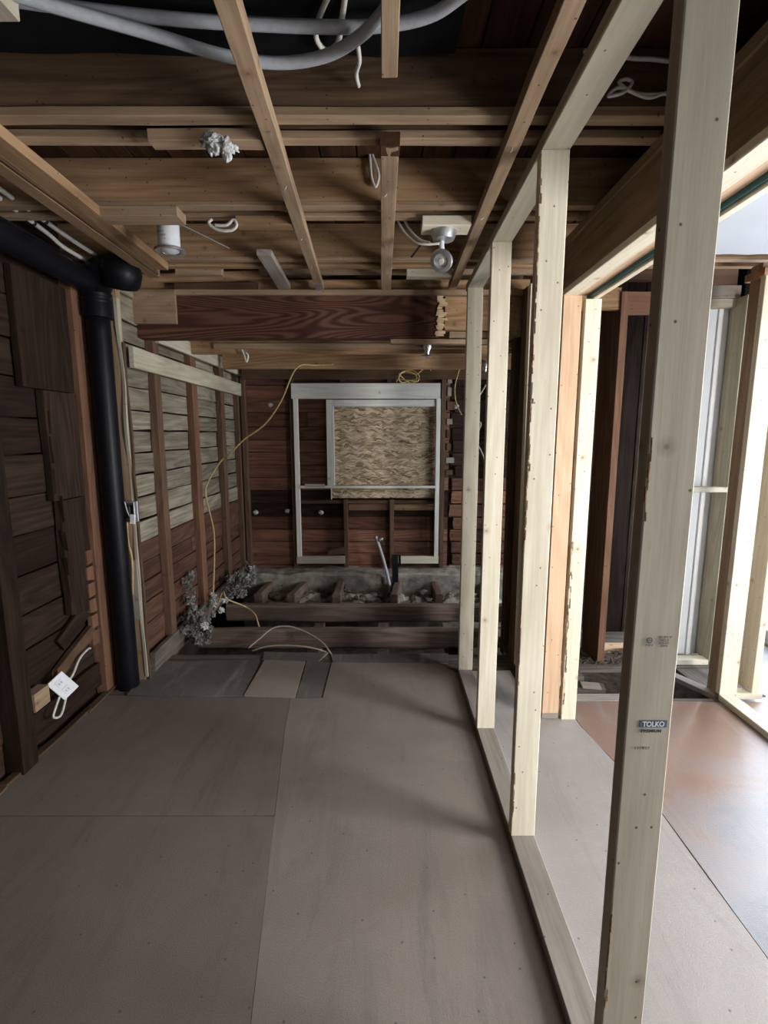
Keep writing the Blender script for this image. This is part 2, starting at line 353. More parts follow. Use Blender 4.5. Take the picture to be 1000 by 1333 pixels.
def spline(pts, k=8):
    P = [Vector(p) for p in pts]; out = []
    for i in range(len(P)-1):
        a = P[max(i-1, 0)]; b = P[i]; c = P[i+1]; d = P[min(i+2, len(P)-1)]
        for j in range(k):
            t = j/k
            out.append(0.5*((2*b) + (c-a)*t + (2*a-5*b+4*c-d)*t*t + (3*b-a-3*c+d)*t**3))
    out.append(P[-1]); return out
def tube(name, pts, r, mat, parent=None, sides=8, k=8, curve=True):
    Q = spline(pts, k) if curve else [Vector(p) for p in pts]
    o0 = Q[0].copy(); V = []; Fc = []; n = len(Q); nrm = None
    for i, q in enumerate(Q):
        t = (Q[min(i+1, n-1)] - Q[max(i-1, 0)]).normalized()
        if nrm is None: nrm = t.orthogonal().normalized()
        nrm = (nrm - t*nrm.dot(t)).normalized(); bn = t.cross(nrm)
        rr = r[min(i, len(r)-1)] if isinstance(r, (list, tuple)) else r
        for s in range(sides):
            a = 2*math.pi*s/sides; V.append(tuple(q-o0 + nrm*math.cos(a)*rr + bn*math.sin(a)*rr))
    for i in range(n-1):
        for s in range(sides):
            s2 = (s+1) % sides; Fc.append((i*sides+s, i*sides+s2, (i+1)*sides+s2, (i+1)*sides+s))
    Fc.append(tuple(reversed(range(sides)))); Fc.append(tuple(range((n-1)*sides, n*sides)))
    return link(name, mesh(name, V, Fc, True), mat, parent, Matrix.Translation(o0))
def lathe(name, prof, mat, parent=None, base=(0, 0, 0), axis=(0, 0, 1), sides=24, smooth=True, caps=True):
    V = []; Fc = []; n = len(prof)
    for (r, z) in prof:
        for s in range(sides):
            a = 2*math.pi*s/sides; V.append((r*math.cos(a), r*math.sin(a), z))
    for i in range(n-1):
        for s in range(sides):
            s2 = (s+1) % sides; Fc.append((i*sides+s, i*sides+s2, (i+1)*sides+s2, (i+1)*sides+s))
    if caps: Fc.append(tuple(reversed(range(sides)))); Fc.append(tuple(range((n-1)*sides, n*sides)))
    q = Vector((0, 0, 1)).rotation_difference(Vector(axis).normalized()).to_matrix().to_4x4()
    me = mesh(name, V, Fc)
    for p in me.polygons: p.use_smooth = smooth and len(p.vertices) == 4
    try: me.set_sharp_from_angle(angle=math.radians(40))
    except Exception: pass
    return link(name, me, mat, parent, Matrix.Translation(base) @ q)
def lump(name, c, size, mat, parent=None, sub=3, amp=0.45, freq=9.0, seed=None):
    bm = bmesh.new(); bmesh.ops.create_icosphere(bm, subdivisions=sub, radius=1.0)
    sd = R(0, 99) if seed is None else seed
    for v in bm.verts:
        d = v.co.normalized(); f = 1 + amp*mnoise.noise(d*1.7 + Vector((sd, 0, 0))) + amp*0.8*mnoise.noise(d*freq*0.5 + Vector((0, sd, 0)))
        v.co = Vector((d.x*size[0], d.y*size[1], d.z*size[2]))*f
    me = bpy.data.meshes.new(name); bm.to_mesh(me); bm.free()
    if mat.startswith('foam') and name != 'clump':
        for p in me.polygons: p.use_smooth = True
    return link(name, me, mat, parent, Matrix.Translation(c))
def text(name, s, size, loc, mat, parent, xdir=(1, 0, 0), updir=(0, 0, 1), bold=0.0, depth=0.00015, align='LEFT', width=None):
    cu = bpy.data.curves.new(name, 'FONT'); cu.body = s; cu.size = size; cu.align_x = align; cu.extrude = depth; cu.offset = bold
    t = bpy.data.objects.new(name+'_tmp', cu); COL.objects.link(t)
    dg = bpy.context.evaluated_depsgraph_get(); me = bpy.data.meshes.new_from_object(t.evaluated_get(dg))
    bpy.data.objects.remove(t); bpy.data.curves.remove(cu)
    if width:
        xs = [v.co.x for v in me.vertices]; f = width/(max(xs)-min(xs)); x0 = min(xs)
        for v in me.vertices: v.co.x = (v.co.x-x0)*f
    me.materials.clear()
    x = Vector(xdir); u = Vector(updir); z = x.cross(u)
    m = Matrix((x, u, z)).transposed().to_4x4(); m.translation = loc
    return link(name, me, mat, parent, m)

# ================================================================== THE SHELL
XL, XR, YB, YF = -1.86, 2.86, 5.46, -2.74
floor = struct(box('floor', (XL-0.1, XR+0.1), (YF-0.1, YB+0.1), (-0.78, -0.60), 'dirt', None))
ceiling = root('ceiling', (0, 1.5, 2.64))
wall_left = root('wall_left', (XL, 1.5, 0)); wall_back = root('wall_back', (0, YB, 0))
wall_right = root('wall_right', (XR, 1.5, 0)); wall_front = root('wall_front', (0, YF, 0))
box('sheathing', (XL-0.1, XL), (YF-0.1, YB+0.1), (-0.60, 2.78), 'shell', wall_left)
box('sheathing', (XL, XR+0.1), (YB, YB+0.1), (-0.60, 2.78), 'shell', wall_back)
# right wall with a glazed side door, y 2.4..3.66
DY0, DY1, DZ = 2.40, 3.66, 2.08
SY0, SY1, SZ0, SZ1 = 0.20, 1.24, 0.42, 1.94
box('wall_panel', (XR, XR+0.1), (YF-0.1, SY0), (-0.60, 2.78), 'plaster', wall_right)
box('wall_panel', (XR, XR+0.1), (SY1, DY0), (-0.60, 2.78), 'plaster', wall_right)
box('wall_panel', (XR, XR+0.1), (SY0, SY1), (-0.60, SZ0), 'plaster', wall_right)
box('wall_panel', (XR, XR+0.1), (SY0, SY1), (SZ1, 2.78), 'plaster', wall_right)
box('wall_panel', (XR, XR+0.1), (DY1, 3.80), (-0.60, 2.78), 'plaster', wall_right)
box('wall_panel', (XR, XR+0.1), (4.74, YB), (-0.60, 2.78), 'plaster', wall_right)
box('wall_panel', (XR, XR+0.1), (3.80, 4.74), (-0.60, 0.66), 'plaster', wall_right)
box('wall_panel', (XR, XR+0.1), (3.80, 4.74), (2.04, 2.78), 'plaster', wall_right)
box('wall_panel', (XR, XR+0.1), (DY0, DY1), (DZ, 2.78), 'plaster', wall_right)
box('wall_panel', (XR, XR+0.1), (DY0, DY1), (-0.60, 0.0), 'plaster', wall_right)
# front wall (behind the camera) with a window
WX0, WX1, WZ0, WZ1 = 1.30, 2.72, 0.70, 2.12
box('wall_panel', (XL, WX0), (YF-0.1, YF), (-0.60, 2.78), 'plaster', wall_front)
box('wall_panel', (WX1, XR), (YF-0.1, YF), (-0.60, 2.78), 'plaster', wall_front)
box('wall_panel', (WX0, WX1), (YF-0.1, YF), (-0.60, WZ0), 'plaster', wall_front)
box('wall_panel', (WX0, WX1), (YF-0.1, YF), (WZ1, 2.78), 'plaster', wall_front)
door_1 = root('door_1', (XR+0.05, (DY0+DY1)/2, 0))
box('door_frame', (XR+0.02, XR+0.08), (DY0, DY0+0.06), (0, DZ), 'white_plastic', door_1)
box('door_frame', (XR+0.02, XR+0.08), (DY1-0.06, DY1), (0, DZ), 'white_plastic', door_1)
box('door_frame', (XR+0.02, XR+0.08), (DY0+0.06, DY1-0.06), (DZ-0.06, DZ), 'white_plastic', door_1)
box('door_frame', (XR+0.02, XR+0.08), (DY0+0.06, DY1-0.06), (0, 0.08), 'white_plastic', door_1)
box('door_pane', (XR+0.047, XR+0.053), (DY0+0.06, DY1-0.06), (0.08, DZ-0.06), 'glass', door_1, c=0.0005)
added_window = root('added_window', (XR+0.05, 4.27, 0.66))  # unseen window, added for the far room's fill lamp
for zz in (0.66, 2.0):
    box('window_rail', (XR+0.02, XR+0.08), (3.80, 4.74), (zz, zz+0.04), 'white_plastic', added_window)
for yy in (3.80, 4.70):
    box('window_stile', (XR+0.02, XR+0.08), (yy, yy+0.04), (0.70, 2.0), 'white_plastic', added_window)
box('window_pane', (XR+0.047, XR+0.053), (3.84, 4.70), (0.70, 2.0), 'glass', added_window, c=0.0005)
window_3 = root('window_3', (XR+0.05, (SY0+SY1)/2, SZ0))
for zz in (SZ0, SZ1-0.04):
    box('window_rail', (XR+0.02, XR+0.08), (SY0, SY1), (zz, zz+0.04), 'white_plastic', window_3)
for yy in (SY0, SY1-0.04):
    box('window_stile', (XR+0.02, XR+0.08), (yy, yy+0.04), (SZ0+0.04, SZ1-0.04), 'white_plastic', window_3)
box('window_pane', (XR+0.047, XR+0.053), (SY0+0.04, SY1-0.04), (SZ0+0.04, SZ1-0.04), 'glass', window_3, c=0.0005)
window_2 = root('window_2', ((WX0+WX1)/2, YF-0.05, WZ0))
for zz in (WZ0, (WZ0+WZ1)/2-0.02, WZ1-0.05):
    box('window_rail', (WX0, WX1), (YF-0.08, YF-0.02), (zz, zz+0.05), 'white_plastic', window_2)
for xx in (WX0, WX1-0.05):
    box('window_stile', (xx, xx+0.05), (YF-0.085, YF-0.015), (WZ0+0.05, WZ1-0.05), 'white_plastic', window_2)
box('window_pane', (WX0+0.05, WX1-0.05), (YF-0.053, YF-0.047), (WZ0+0.05, WZ1-0.05), 'glass', window_2, c=0.0005)

# ------------------------------------------------------------------ roof deck and joists
box('deck_cover', (XL-0.1, XR+0.1), (YF-0.1, YB+0.1), (2.675, 2.78), 'shell', ceiling)
x = XL
while x < XR:
    wd = R(0.125, 0.16)
    box('deck_board', (x, min(XR, x+wd-0.005)), (YF, 3.34), (2.64+R(0, 0.006), 2.672), 'deck', ceiling)
    x += wd
def joist(y, z0, x0=XL, x1=0.87, th=0.04, mat='aged', z1=2.64, **kw):
    return box('joist', (x0, x1), (y, y+th), (z0, z1), mat, ceiling, **kw)
# front pair (old, dark), then paler pairs further in
for y in (-2.2, -1.6, -1.0, -0.4, 0.25, 0.85):
    joist(y, 2.46, XL, XR, 0.045, 'old')
joist(1.627, 2.485, XL, XR, 0.04, 'old', seg=14, jit=0.006)
joist(1.735, 2.485, XL, XR, 0.04, 'old', seg=14, jit=0.006)
joist(2.206, 2.478, XL, XR, 0.04, 'aged')
joist(2.312, 2.478, XL, XR, 0.038, 'aged')
joist(2.842, 2.476, XL, XR, 0.04, 'aged')
joist(2.955, 2.476, XL, XR, 0.038, 'aged')
# nailing laths along the underside of the joists
def lath(y0, y1, z0, z1, x0=XL, x1=XR, mat='strip', **kw): return box('lath', (x0, x1), (y0, y1), (z0, z1), mat, ceiling, **kw)
lath(1.622, 1.668, 2.46, 2.485, mat='strip', seg=16, jit=0.005)
lath(1.733, 1.777, 2.46, 2.485, XL, 0.87, mat='strip', seg=16, jit=0.004)
lath(2.204, 2.25, 2.46, 2.478, mat='strip')
lath(2.308, 2.352, 2.46, 2.478, XL, XR, mat='strip')
lath(2.84, 2.885, 2.46, 2.476, mat='strip')
lath(2.95, 2.995, 2.46, 2.476, mat='aged')
# black paper sagging in the front bay, upper left
def paper():
    V = []; Fc = []; nx, ny = 26, 10
    for j in range(ny+1):
        for i in range(nx+1):
            xx = -1.75 + 1.95*i/nx; yy = 1.0 + 0.6*j/ny
            zz = 2.605 - 0.035*math.sin(math.pi*j/ny) + 0.02*mnoise.noise((xx*4, yy*6, 3))
            V.append((xx, yy, zz - 2.6))
    for j in range(ny):
        for i in range(nx):
            a = j*(nx+1)+i; Fc.append((a, a+1, a+nx+2, a+nx+1))
    for j in range(ny+1):
        for i in range(nx+1):
            q = V[j*(nx+1)+i]; V.append((q[0], q[1], q[2]+0.003))
    N = (nx+1)*(ny+1)
    for j in range(ny):
        for i in range(nx):
            a = N+j*(nx+1)+i; Fc.append((a+nx+1, a+nx+2, a+1, a))
    return link('building_paper', mesh('building_paper', V, Fc, True), 'black_paper', None, Matrix.Translation((0, 0, 2.6)))
tag(paper(), 'black building paper sagging between the front ceiling joists, upper left', 'paper')

# ================================================================== FLOOR
def sub(x0, x1, y0, y1):
    y = y0
    while y < y1 - 0.02:
        wd = min(R(0.13, 0.15), y1-y); box('subfloor_board', (x0, x1), (y, y+wd-0.004), (-0.036, -0.012+R(-0.0015, 0.001)), 'subfloor', floor); y += wd
sub(-1.70, 0.92, 2.3, 3.36)
box('subfloor_panel', (-1.84, 1.14), (YF, 2.3), (-0.036, -0.012), 'subfloor', floor)
box('subfloor_panel', (0.92, 1.14), (2.3, 2.74), (-0.036, -0.012), 'subfloor', floor)
box('subfloor_panel', (1.14, XR), (YF, 2.70), (-0.036, -0.006), 'subfloor', floor)
shade_edge = [(-0.315, 0.7), (-0.355, 1.095), (-0.526, 2.423), (-0.553, 2.742)]  # shadow edge where the darker left sheet meets the middle one
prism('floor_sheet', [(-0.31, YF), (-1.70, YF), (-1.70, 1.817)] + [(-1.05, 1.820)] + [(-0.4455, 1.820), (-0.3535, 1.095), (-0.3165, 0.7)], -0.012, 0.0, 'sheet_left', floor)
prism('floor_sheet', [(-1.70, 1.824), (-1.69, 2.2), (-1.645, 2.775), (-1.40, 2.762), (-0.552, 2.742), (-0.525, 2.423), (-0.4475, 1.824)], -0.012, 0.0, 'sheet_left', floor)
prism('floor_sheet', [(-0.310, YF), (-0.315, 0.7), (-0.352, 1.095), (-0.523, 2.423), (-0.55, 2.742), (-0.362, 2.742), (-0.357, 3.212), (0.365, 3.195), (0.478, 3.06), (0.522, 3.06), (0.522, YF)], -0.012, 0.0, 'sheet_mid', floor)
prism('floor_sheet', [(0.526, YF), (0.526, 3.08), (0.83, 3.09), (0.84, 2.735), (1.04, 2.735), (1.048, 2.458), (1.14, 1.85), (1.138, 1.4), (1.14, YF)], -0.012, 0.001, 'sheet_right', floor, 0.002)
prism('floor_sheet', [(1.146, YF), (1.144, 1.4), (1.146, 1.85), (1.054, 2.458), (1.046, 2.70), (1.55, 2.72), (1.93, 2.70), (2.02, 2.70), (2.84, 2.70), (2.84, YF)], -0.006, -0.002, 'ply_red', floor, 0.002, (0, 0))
prism('floor_patch', [(-1.56, 3.235), (-0.86, 3.255), (-0.842, 2.778), (-1.39, 2.77), (-1.545, 2.79)], -0.012, -0.003, 'old_ply', floor, 0.006)
prism('floor_patch', [(-0.825, 3.245), (-0.54, 3.225), (-0.527, 2.752), (-0.836, 2.778)], -0.012, 0.001, 'patch', floor, 0.003)
prism('floor_patch', [(-0.533, 3.25), (-0.363, 3.215), (-0.367, 2.748), (-0.520, 2.752)], -0.012, -0.004, 'old_ply', floor, 0.004)
prism('floor_patch', [(-0.86, 3.385), (-0.40, 3.37), (-0.45, 3.24), (-0.84, 3.252)], -0.012, -0.003, 'old_ply', floor, 0.006)
prism('floor_patch', [(-0.38, 3.35), (0.46, 3.36), (0.44, 3.21), (-0.35, 3.22)], -0.012, -0.005, 'old_ply', floor, 0.006)
# debris strip and rotten edge along the left wall
for i in range(5):
    y0 = 1.3 + i*0.32
    bar('edge_strip', (-1.675+0.012*math.sin(i*2), y0, 0.006), (-1.665+R(-0.01, 0.01), y0+0.36, 0.006+R(0, 0.006)), R(0.03, 0.045), 0.012, 'old', floor, seg=5, jit=0.006, rag0=0.01, rag1=0.01)

# pit at the back: joists, stubs, ledge
def pj(y, z, th, hh, x0, x1, **kw): return box('floor_joist', (x0, x1), (y, y+th), (z-hh, z), 'pit_joist', floor, **kw)
pj(3.74, 0.02, 0.07, 0.16, -1.47, 1.6, seg=24, jit=0.010, c=0.02)
pj(4.30, 0.02, 0.08, 0.16, -1.42, 1.6, seg=24, jit=0.012, c=0.022)
for i, xx in enumerate((-1.18, -0.87, -0.43, 0.12, 0.56, 1.05)):
    bar('floor_joist', (xx-0.03, 4.62, -0.045), (xx+0.03*(1 if i % 2 else -1), 5.08, -0.06), 0.075, 0.13, 'pit_joist', floor, seg=8, jit=0.012, c=0.01)
for xx in (-0.62, -0.05, 0.52):
    box('floor_joist', (xx, xx+0.09), (3.82, 4.29), (-0.30, -0.14), 'pit_joist', floor, seg=4, jit=0.008)
for xx in (-0.05, 0.6):
    box('floor_joist', (xx, xx+0.09), (3.38, 3.73), (-0.34, -0.16), 'pit_joist', floor, seg=4, jit=0.008)
box('foundation_ledge', (-1.5, 1.7), (5.10, 5.40), (-0.60, 0.085), 'concrete', floor, seg=30, jit=0.025, c=0.02)
for i in range(70):
    s = R(0.012, 0.045)
    lump('rubble_stone', (R(-1.35, 1.0), R(4.72, 5.05), R(-0.12, -0.02) if i % 2 else -0.08), (s*R(1, 1.7), s*R(0.8, 1.3), s*0.8), 'rubble', floor, 1, 0.4)
for k in range(9):
    lump('rubble_stone', (-1.3+k*0.28+R(-.06, .06), 4.86+R(-.05, .05), -0.15), (R(.12, .2), R(.12, .2), R(.05, .09)), 'concrete', floor, 3, 0.5)

# ================================================================== LEFT WALL (near part)
z = -0.02
rows = []
while z < 2.60:
    h = R(0.165, 0.20)
    ys = [-2.7, R(0.2, 1.0), R(1.7, 2.3), 3.02]
    for a, b in zip(ys[:-1], ys[1:]):
        dx = R(-0.006, 0.006)
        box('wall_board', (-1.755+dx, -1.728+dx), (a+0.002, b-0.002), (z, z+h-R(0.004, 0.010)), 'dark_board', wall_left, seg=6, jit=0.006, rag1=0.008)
    z += h
for y, wd, mat in ((2.07, 0.10, 'dark_board'), (1.45, 0.09, 'dark_board'), (0.8, 0.09, 'dark_board'), (2.80, 0.10, 'red_stud')):
    box('wall_stud', (-1.727, -1.662 if y > 2.5 else -1.645), (y, y+wd), (0.0, 2.46), mat, wall_left, seg=10, jit=0.004)
# wide upright boards and torn lath beside the studs
box('wall_board', (-1.722, -1.688), (2.40, 2.795), (1.76, 2.30), 'dark_board', wall_left, seg=6, jit=0.004)
box('wall_board', (-1.722, -1.684), (2.53, 2.795), (1.20, 1.755), 'dark_board', wall_left, seg=6, jit=0.006)
box('wall_board', (-1.722, -1.684), (2.57, 2.795), (0.56, 1.195), 'dark_board', wall_left, seg=12, jit=0.012, rag0=0.05)
for q in range(7):
    zz = 0.64+q*0.15; yy = 2.578+R(-.008, .01)-(0.04 if q > 3 else 0)
    bar('lath_end', (-1.683, yy, zz), (-1.683, yy+R(-.01, .01), zz+R(.08, .14)), R(.015, .03), 0.008, 'dark_board', wall_left, seg=6, jit=0.010, rag0=0.02, rag1=0.02)
for zz in [0.34+0.095*i for i in range(6)]:
    box('lath_end', (-1.700, -1.672), (2.735+R(-.012, .01), 2.79), (zz, zz+0.075), 'red_stud', wall_left, rag0=0.015)
# a low cross block and the broken boards behind the outlet
box('baseboard_remnant', (-1.727, -1.69), (2.17, 2.80), (0.06, 0.20), 'dark_board', wall_left, seg=10, jit=0.012, rag1=0.03)
bar('broken_board', (-1.70, 2.42, 0.30), (-1.69, 2.74, 0.42), 0.03, 0.07, 'old', wall_left, seg=6, jit=0.01, rag0=0.03, rag1=0.03)
bar('broken_board', (-1.71, 2.5, 0.45), (-1.70, 2.76, 0.56), 0.02, 0.08, 'dark_board', wall_left, seg=6, jit=0.01, rag0=0.05, rag1=0.03)

# ------------------------------------------------------------------ left wall (far part: grey weathered boards and brown studs)
z = -0.10
while z < 2.60:
    h = R(0.125, 0.15)
    mat = 'grey_board' if z > 0.80 else 'red_low'
    ys = [3.04, R(3.9, 4.3), 5.42] if R(0, 1) < 0.6 else [3.04, R(4.55, 4.8), 5.42]
    for a, b in zip(ys[:-1], ys[1:]):
        dx = R(-0.006, 0.006)
        box('wall_board', (-1.585+dx, -1.562+dx), (a, b-0.003), (z, z+h-R(0.004, 0.014)), mat, wall_left, seg=8, jit=0.008)
    z += h
for y, wd, mat in ((3.385, 0.085, 'brown_stud'), (4.03, 0.11, 'red_stud'), (4.72, 0.11, 'brown_stud'), (5.27, 0.09, 'brown_stud')):
    box('wall_stud', (-1.561, -1.510), (y, y+wd), (-0.05, 2.60), mat, wall_left, seg=10, jit=0.004)
box('wall_board', (-1.84, -1.59), (3.03, 3.06), (-0.1, 2.6), 'dark_board', wall_left)
lg = tag(box('ledger_board', (-1.508, -1.482), (3.06, 5.38), (1.930, 2.052), 'ledger', None, seg=10, jit=0.004), 'long pale horizontal ledger board across grey wall studs, lower of two', 'board')
lg = tag(box('ledger_board', (-1.508, -1.482), (3.42, 5.38), (2.135, 2.238), 'ledger', None, seg=10, jit=0.004), 'pale horizontal ledger board under far ceiling joists, upper of two', 'board')

# ------------------------------------------------------------------ broken partition post beside the stack pipe
post = thing('partition_post', 'pale split post with torn plaster edge beside black stack pipe', 'post', (-1.53, 3.0, 0))
bar('post', (-1.542, 3.0, -0.01), (-1.542, 3.0, 2.40), 0.05, 0.05, 'strip', post, up=(0, 1, 0), seg=14, jit=0.006)
bar('torn_edge', (-1.512, 2.985, 0.02), (-1.512, 2.985, 2.30), 0.022, 0.03, 'pale_grey', post, up=(0, 1, 0), seg=30, jit=0.016)
bar('lath_edge', (-1.492, 2.985, -0.01), (-1.496, 2.985, 2.06), 0.012, 0.02, 'old', post, up=(0, 1, 0), seg=24, jit=0.010)
bar('wood_patch', (-1.532, 2.965, 0.40), (-1.532, 2.965, 0.78), 0.045, 0.012, 'plate', post, up=(0, 1, 0))

# ================================================================== BACK WALL
z = -0.02
while z < 2.60:
    h = R(0.125, 0.15)
    xs = [-1.56, R(-1.0, 0.3), 0.70] if R(0, 1) < 0.5 else [-1.56, 0.70]
    for a, b in zip(xs[:-1], xs[1:]):
        mm = 'red_board' if not (0.60 < z < 0.86 and a < -1) else 'dark_board'
        box('wall_board', (a, b-0.003), (5.395+R(-.005, .004), 5.42), (z, z+h-R(0.003, 0.008)), mm, wall_back, seg=8, jit=0.005)
    box('wall_board', (0.74+R(-0.03, 0.03), 1.9), (5.40+R(-.006, .004), 5.43), (z, z+h-R(0.008, 0.02)), 'dark_board' if z > 0.95 else 'red_board', wall_back, seg=8, jit=0.006, rag0=0.02)
    if z > 1.0:
        box('lath_end', (0.665, 0.70+R(0, 0.05)), (5.365, 5.395), (z+0.02, z+0.02+R(0.05, 0.09)), 'plate' if R(0, 1) < .5 else 'old', wall_back, rag1=0.012)
    z += h
for xx, z0, z1, mat in ((-1.495, -0.0, 2.60, 'brown_stud'), (-0.985, 0.085, 2.58, 'brown_stud'), (0.600, 0.085, 2.58, 'brown_stud'),
                        (-0.435, 0.085, 0.845, 'brown_stud'), (0.062, 0.085, 0.845, 'brown_stud'), (-0.455, 2.06, 2.58, 'brown_stud'), (0.035, 2.06, 2.58, 'brown_stud'),
                        (1.15, 0.085, 2.58, 'brown_stud')):
    box('wall_stud', (xx, xx+0.045), (5.31, 5.393), (z0, z1), mat, wall_back, seg=8, jit=0.003)
for (u, v) in ((352, 527), (594, 529), (374, 665), (418, 667), (333, 667)):
    lump('plaster_plug', F(u, v, 5.38), (0.03, 0.02, 0.025), 'foam', wall_back, 2, 0.3)
# flat pale blocking between the lower studs
box('blocking', (0.11, 0.59), (5.365, 5.393), (0.72, 0.79), 'aged', wall_back)
box('blocking', (-0.385, 0.06), (5.37, 5.393), (0.72, 0.79), 'red_stud', wall_back)

# window rough opening boarded with strand board
window_1 = root('window_1', (-0.18, 5.28, 0.15))
box('header_board', (-0.955, 0.580), (5.262, 5.30), (1.90, 2.055), 'white_trim', window_1, seg=4, jit=0.002)
box('jamb_post', (-0.940, -0.893), (5.268, 5.306), (0.23, 1.899), 'white_trim', window_1)
box('jamb_post', (0.542, 0.586), (5.268, 5.306), (0.23, 1.899), 'white_trim', window_1)
box('sill_board', (-0.945, -0.425), (5.268, 5.306), (0.150, 0.229), 'pale_grey', window_1)
box('sill_board', (0.140, 0.590), (5.268, 5.306), (0.150, 0.229), 'pale', window_1)
box('cross_rail', (-0.892, 0.541), (5.262, 5.30), (0.972, 0.998), 'white_trim', window_1)
box('rail_cleat', (-0.835, -0.628), (5.245, 5.261), (0.985, 1.020), 'pale_grey', window_1)
box('inner_jamb', (-0.600, -0.522), (5.280, 5.318), (0.999, 1.890), 'white_trim', window_1)
box('inner_head', (-0.521, 0.541), (5.280, 5.318), (1.822, 1.890), 'white_trim', window_1)
box('strand_panel', (-0.521, 0.541), (5.325, 5.337), (0.999, 1.821), 'osb', window_1)
box('strand_panel', (-0.560, 0.541), (5.315, 5.327), (0.862, 0.971), 'osb', window_1)
box('cover_strip', (-0.562, -0.552), (5.250, 5.262), (0.855, 0.971), 'pale', window_1)
box('thin_rail', (-0.892, 0.541), (5.325, 5.36), (0.80, 0.835), 'brown_stud', window_1, seg=6, jit=0.003)
wb = bar('wood_offcut', F(428, 719, 5.32), F(448, 716, 5.32), 0.05, 0.07, 'old', None, seg=4, jit=0.012, rag0=0.02)
tag(wb, 'brown wood offcut lying on the left sill board below window opening', 'wood scrap')

# ================================================================== CROSS BEAM between the two rooms
cb = thing('cross_beam', 'dark red grained ceiling beam with splintered end spanning the passage', 'beam', (-0.6, 3.32, 2.14))
box('beam_timber', (-1.56, 0.355), (3.30, 3.40), (2.142, 2.392), 'fir_beam', cb, seg=12, jit=0.003, rag1=0.03)
for i in range(15):
    zz = 2.16 + 0.225*(i/14); L = R(0.02, 0.075)
    bar('splinter', (0.335+R(-.01, .01), 3.296, zz), (0.352+L*0.6, 3.299, zz+R(-.006, .006)), 0.012, R(0.012, 0.022), 'splinter', cb, seg=4, jit=0.006, rag1=0.012, rag0=0.012)
pb = thing('spliced_block', 'pale wood block continuing the dark cross beam past its splintered end', 'wood block', (0.62, 3.32, 2.16))
box('block', (0.385, 0.845), (3.305, 3.39), (2.190, 2.392), 'aged', pb, seg=8, jit=0.006)
lathe('rounded_end', [(0.0, -0.18), (0.035, -0.17), (0.05, -0.14), (0.05, 0.05), (0.045, 0.06), (0, 0.062)], 'strip', pb, (0.850, 3.345, 2.33), (0, 0, 1), 12)
bar('under_strip', (0.03, 3.33, 2.125), (0.72, 3.33, 2.120), 0.05, 0.03, 'strip', pb, seg=14, jit=0.006, rag0=0.03)
bar('under_strip', (0.42, 3.36, 2.168), (0.83, 3.36, 2.166), 0.05, 0.04, 'strip', pb)
plb = tag(box('plywood_patch', (-1.585, -1.298), (3.262, 3.290), (2.222, 2.418), 'strip', None), 'square tan plywood patch nailed over left end of dark cross beam', 'wood patch')
cap = thing('beam_cap_plates', 'stacked pale wood plates lying along the top of dark cross beam', 'plate', (-0.3, 3.33, 2.395))
box('lower_plate', (-1.58, 0.90), (3.272, 3.40), (2.395, 2.427), 'strip', cap, seg=16, jit=0.003)
box('upper_plate', (-1.62, 0.92), (3.33, 3.40), (2.429, 2.50), 'aged', cap, seg=16, jit=0.004)
box('filler_block', (-1.30, -0.79), (3.270, 3.328), (2.429, 2.468), 'old', cap, seg=8, jit=0.004, rag1=0.02)
bar('sloping_lath', (-1.60, 3.20, 2.462), (-0.62, 3.22, 2.500), 0.03, 0.045, 'aged', cap, seg=10, jit=0.004)
box('upper_plate', (-0.75, 0.9), (3.18, 3.21), (2.49, 2.56), 'strip', cap, seg=8, jit=0.003)
box('upper_plate', (-1.7, 0.9), (3.42, 3.46), (2.46, 2.66), 'old', cap)

# far room joists
for y, z0, z1, mat in ((3.98, 2.150, 2.34, 'aged'), (4.60, 2.115, 2.31, 'aged'), (5.20, 2.09, 2.29, 'old')):
    box('joist', (-1.50 if y < 4.5 else -1.44, 1.25), (y, y+0.045), (z0, z1), mat, ceiling, seg=10, jit=0.004)
box('lath', (-1.3, 1.25), (3.955, 3.979), (2.185, 2.225), 'strip', ceiling, seg=10, jit=0.003)
box('deck_board', (XL, XR), (3.47, YB), (2.62, 2.66), 'deck', ceiling)

# ================================================================== STUD PARTITION (new lumber)
PX = 0.4805
sp = thing('stud_partition', 'pale new lumber stud wall frame dividing the room, plates top and bottom', 'wall frame', (PX+0.045, 2.0, 0))
def plz(y): return 2.415 - 0.0215*(y-0.9)          # the top plate sags a little towards the back
for y, mat, nm in ((0.913, 'pale_grey', 'near'), (1.678, 'pale', ''), (2.377, 'pale', ''), (3.023, 'pale', '')):
    s = bar('stud', (PX+0.0445, y+0.019, 0.0385), (PX+0.0445, y+0.019, plz(y)-0.0005), 0.089, 0.038, mat, sp, up=(0, 1, 0), seg=10, jit=0.0012, c=0.0025)
    if nm: near = s
    if abs(y-1.678) < .01: third = s
box('bottom_plate', (PX, PX+0.089), (0.25, 3.062), (0.0005, 0.038), 'plate', sp, seg=12, jit=0.001, c=0.003)
bar('top_plate', (PX+0.0445, 0.2, plz(0.2)+0.0195), (PX+0.0445, 3.10, plz(3.10)+0.0195), 0.089, 0.038, 'pale_grey', sp, c=0.003)
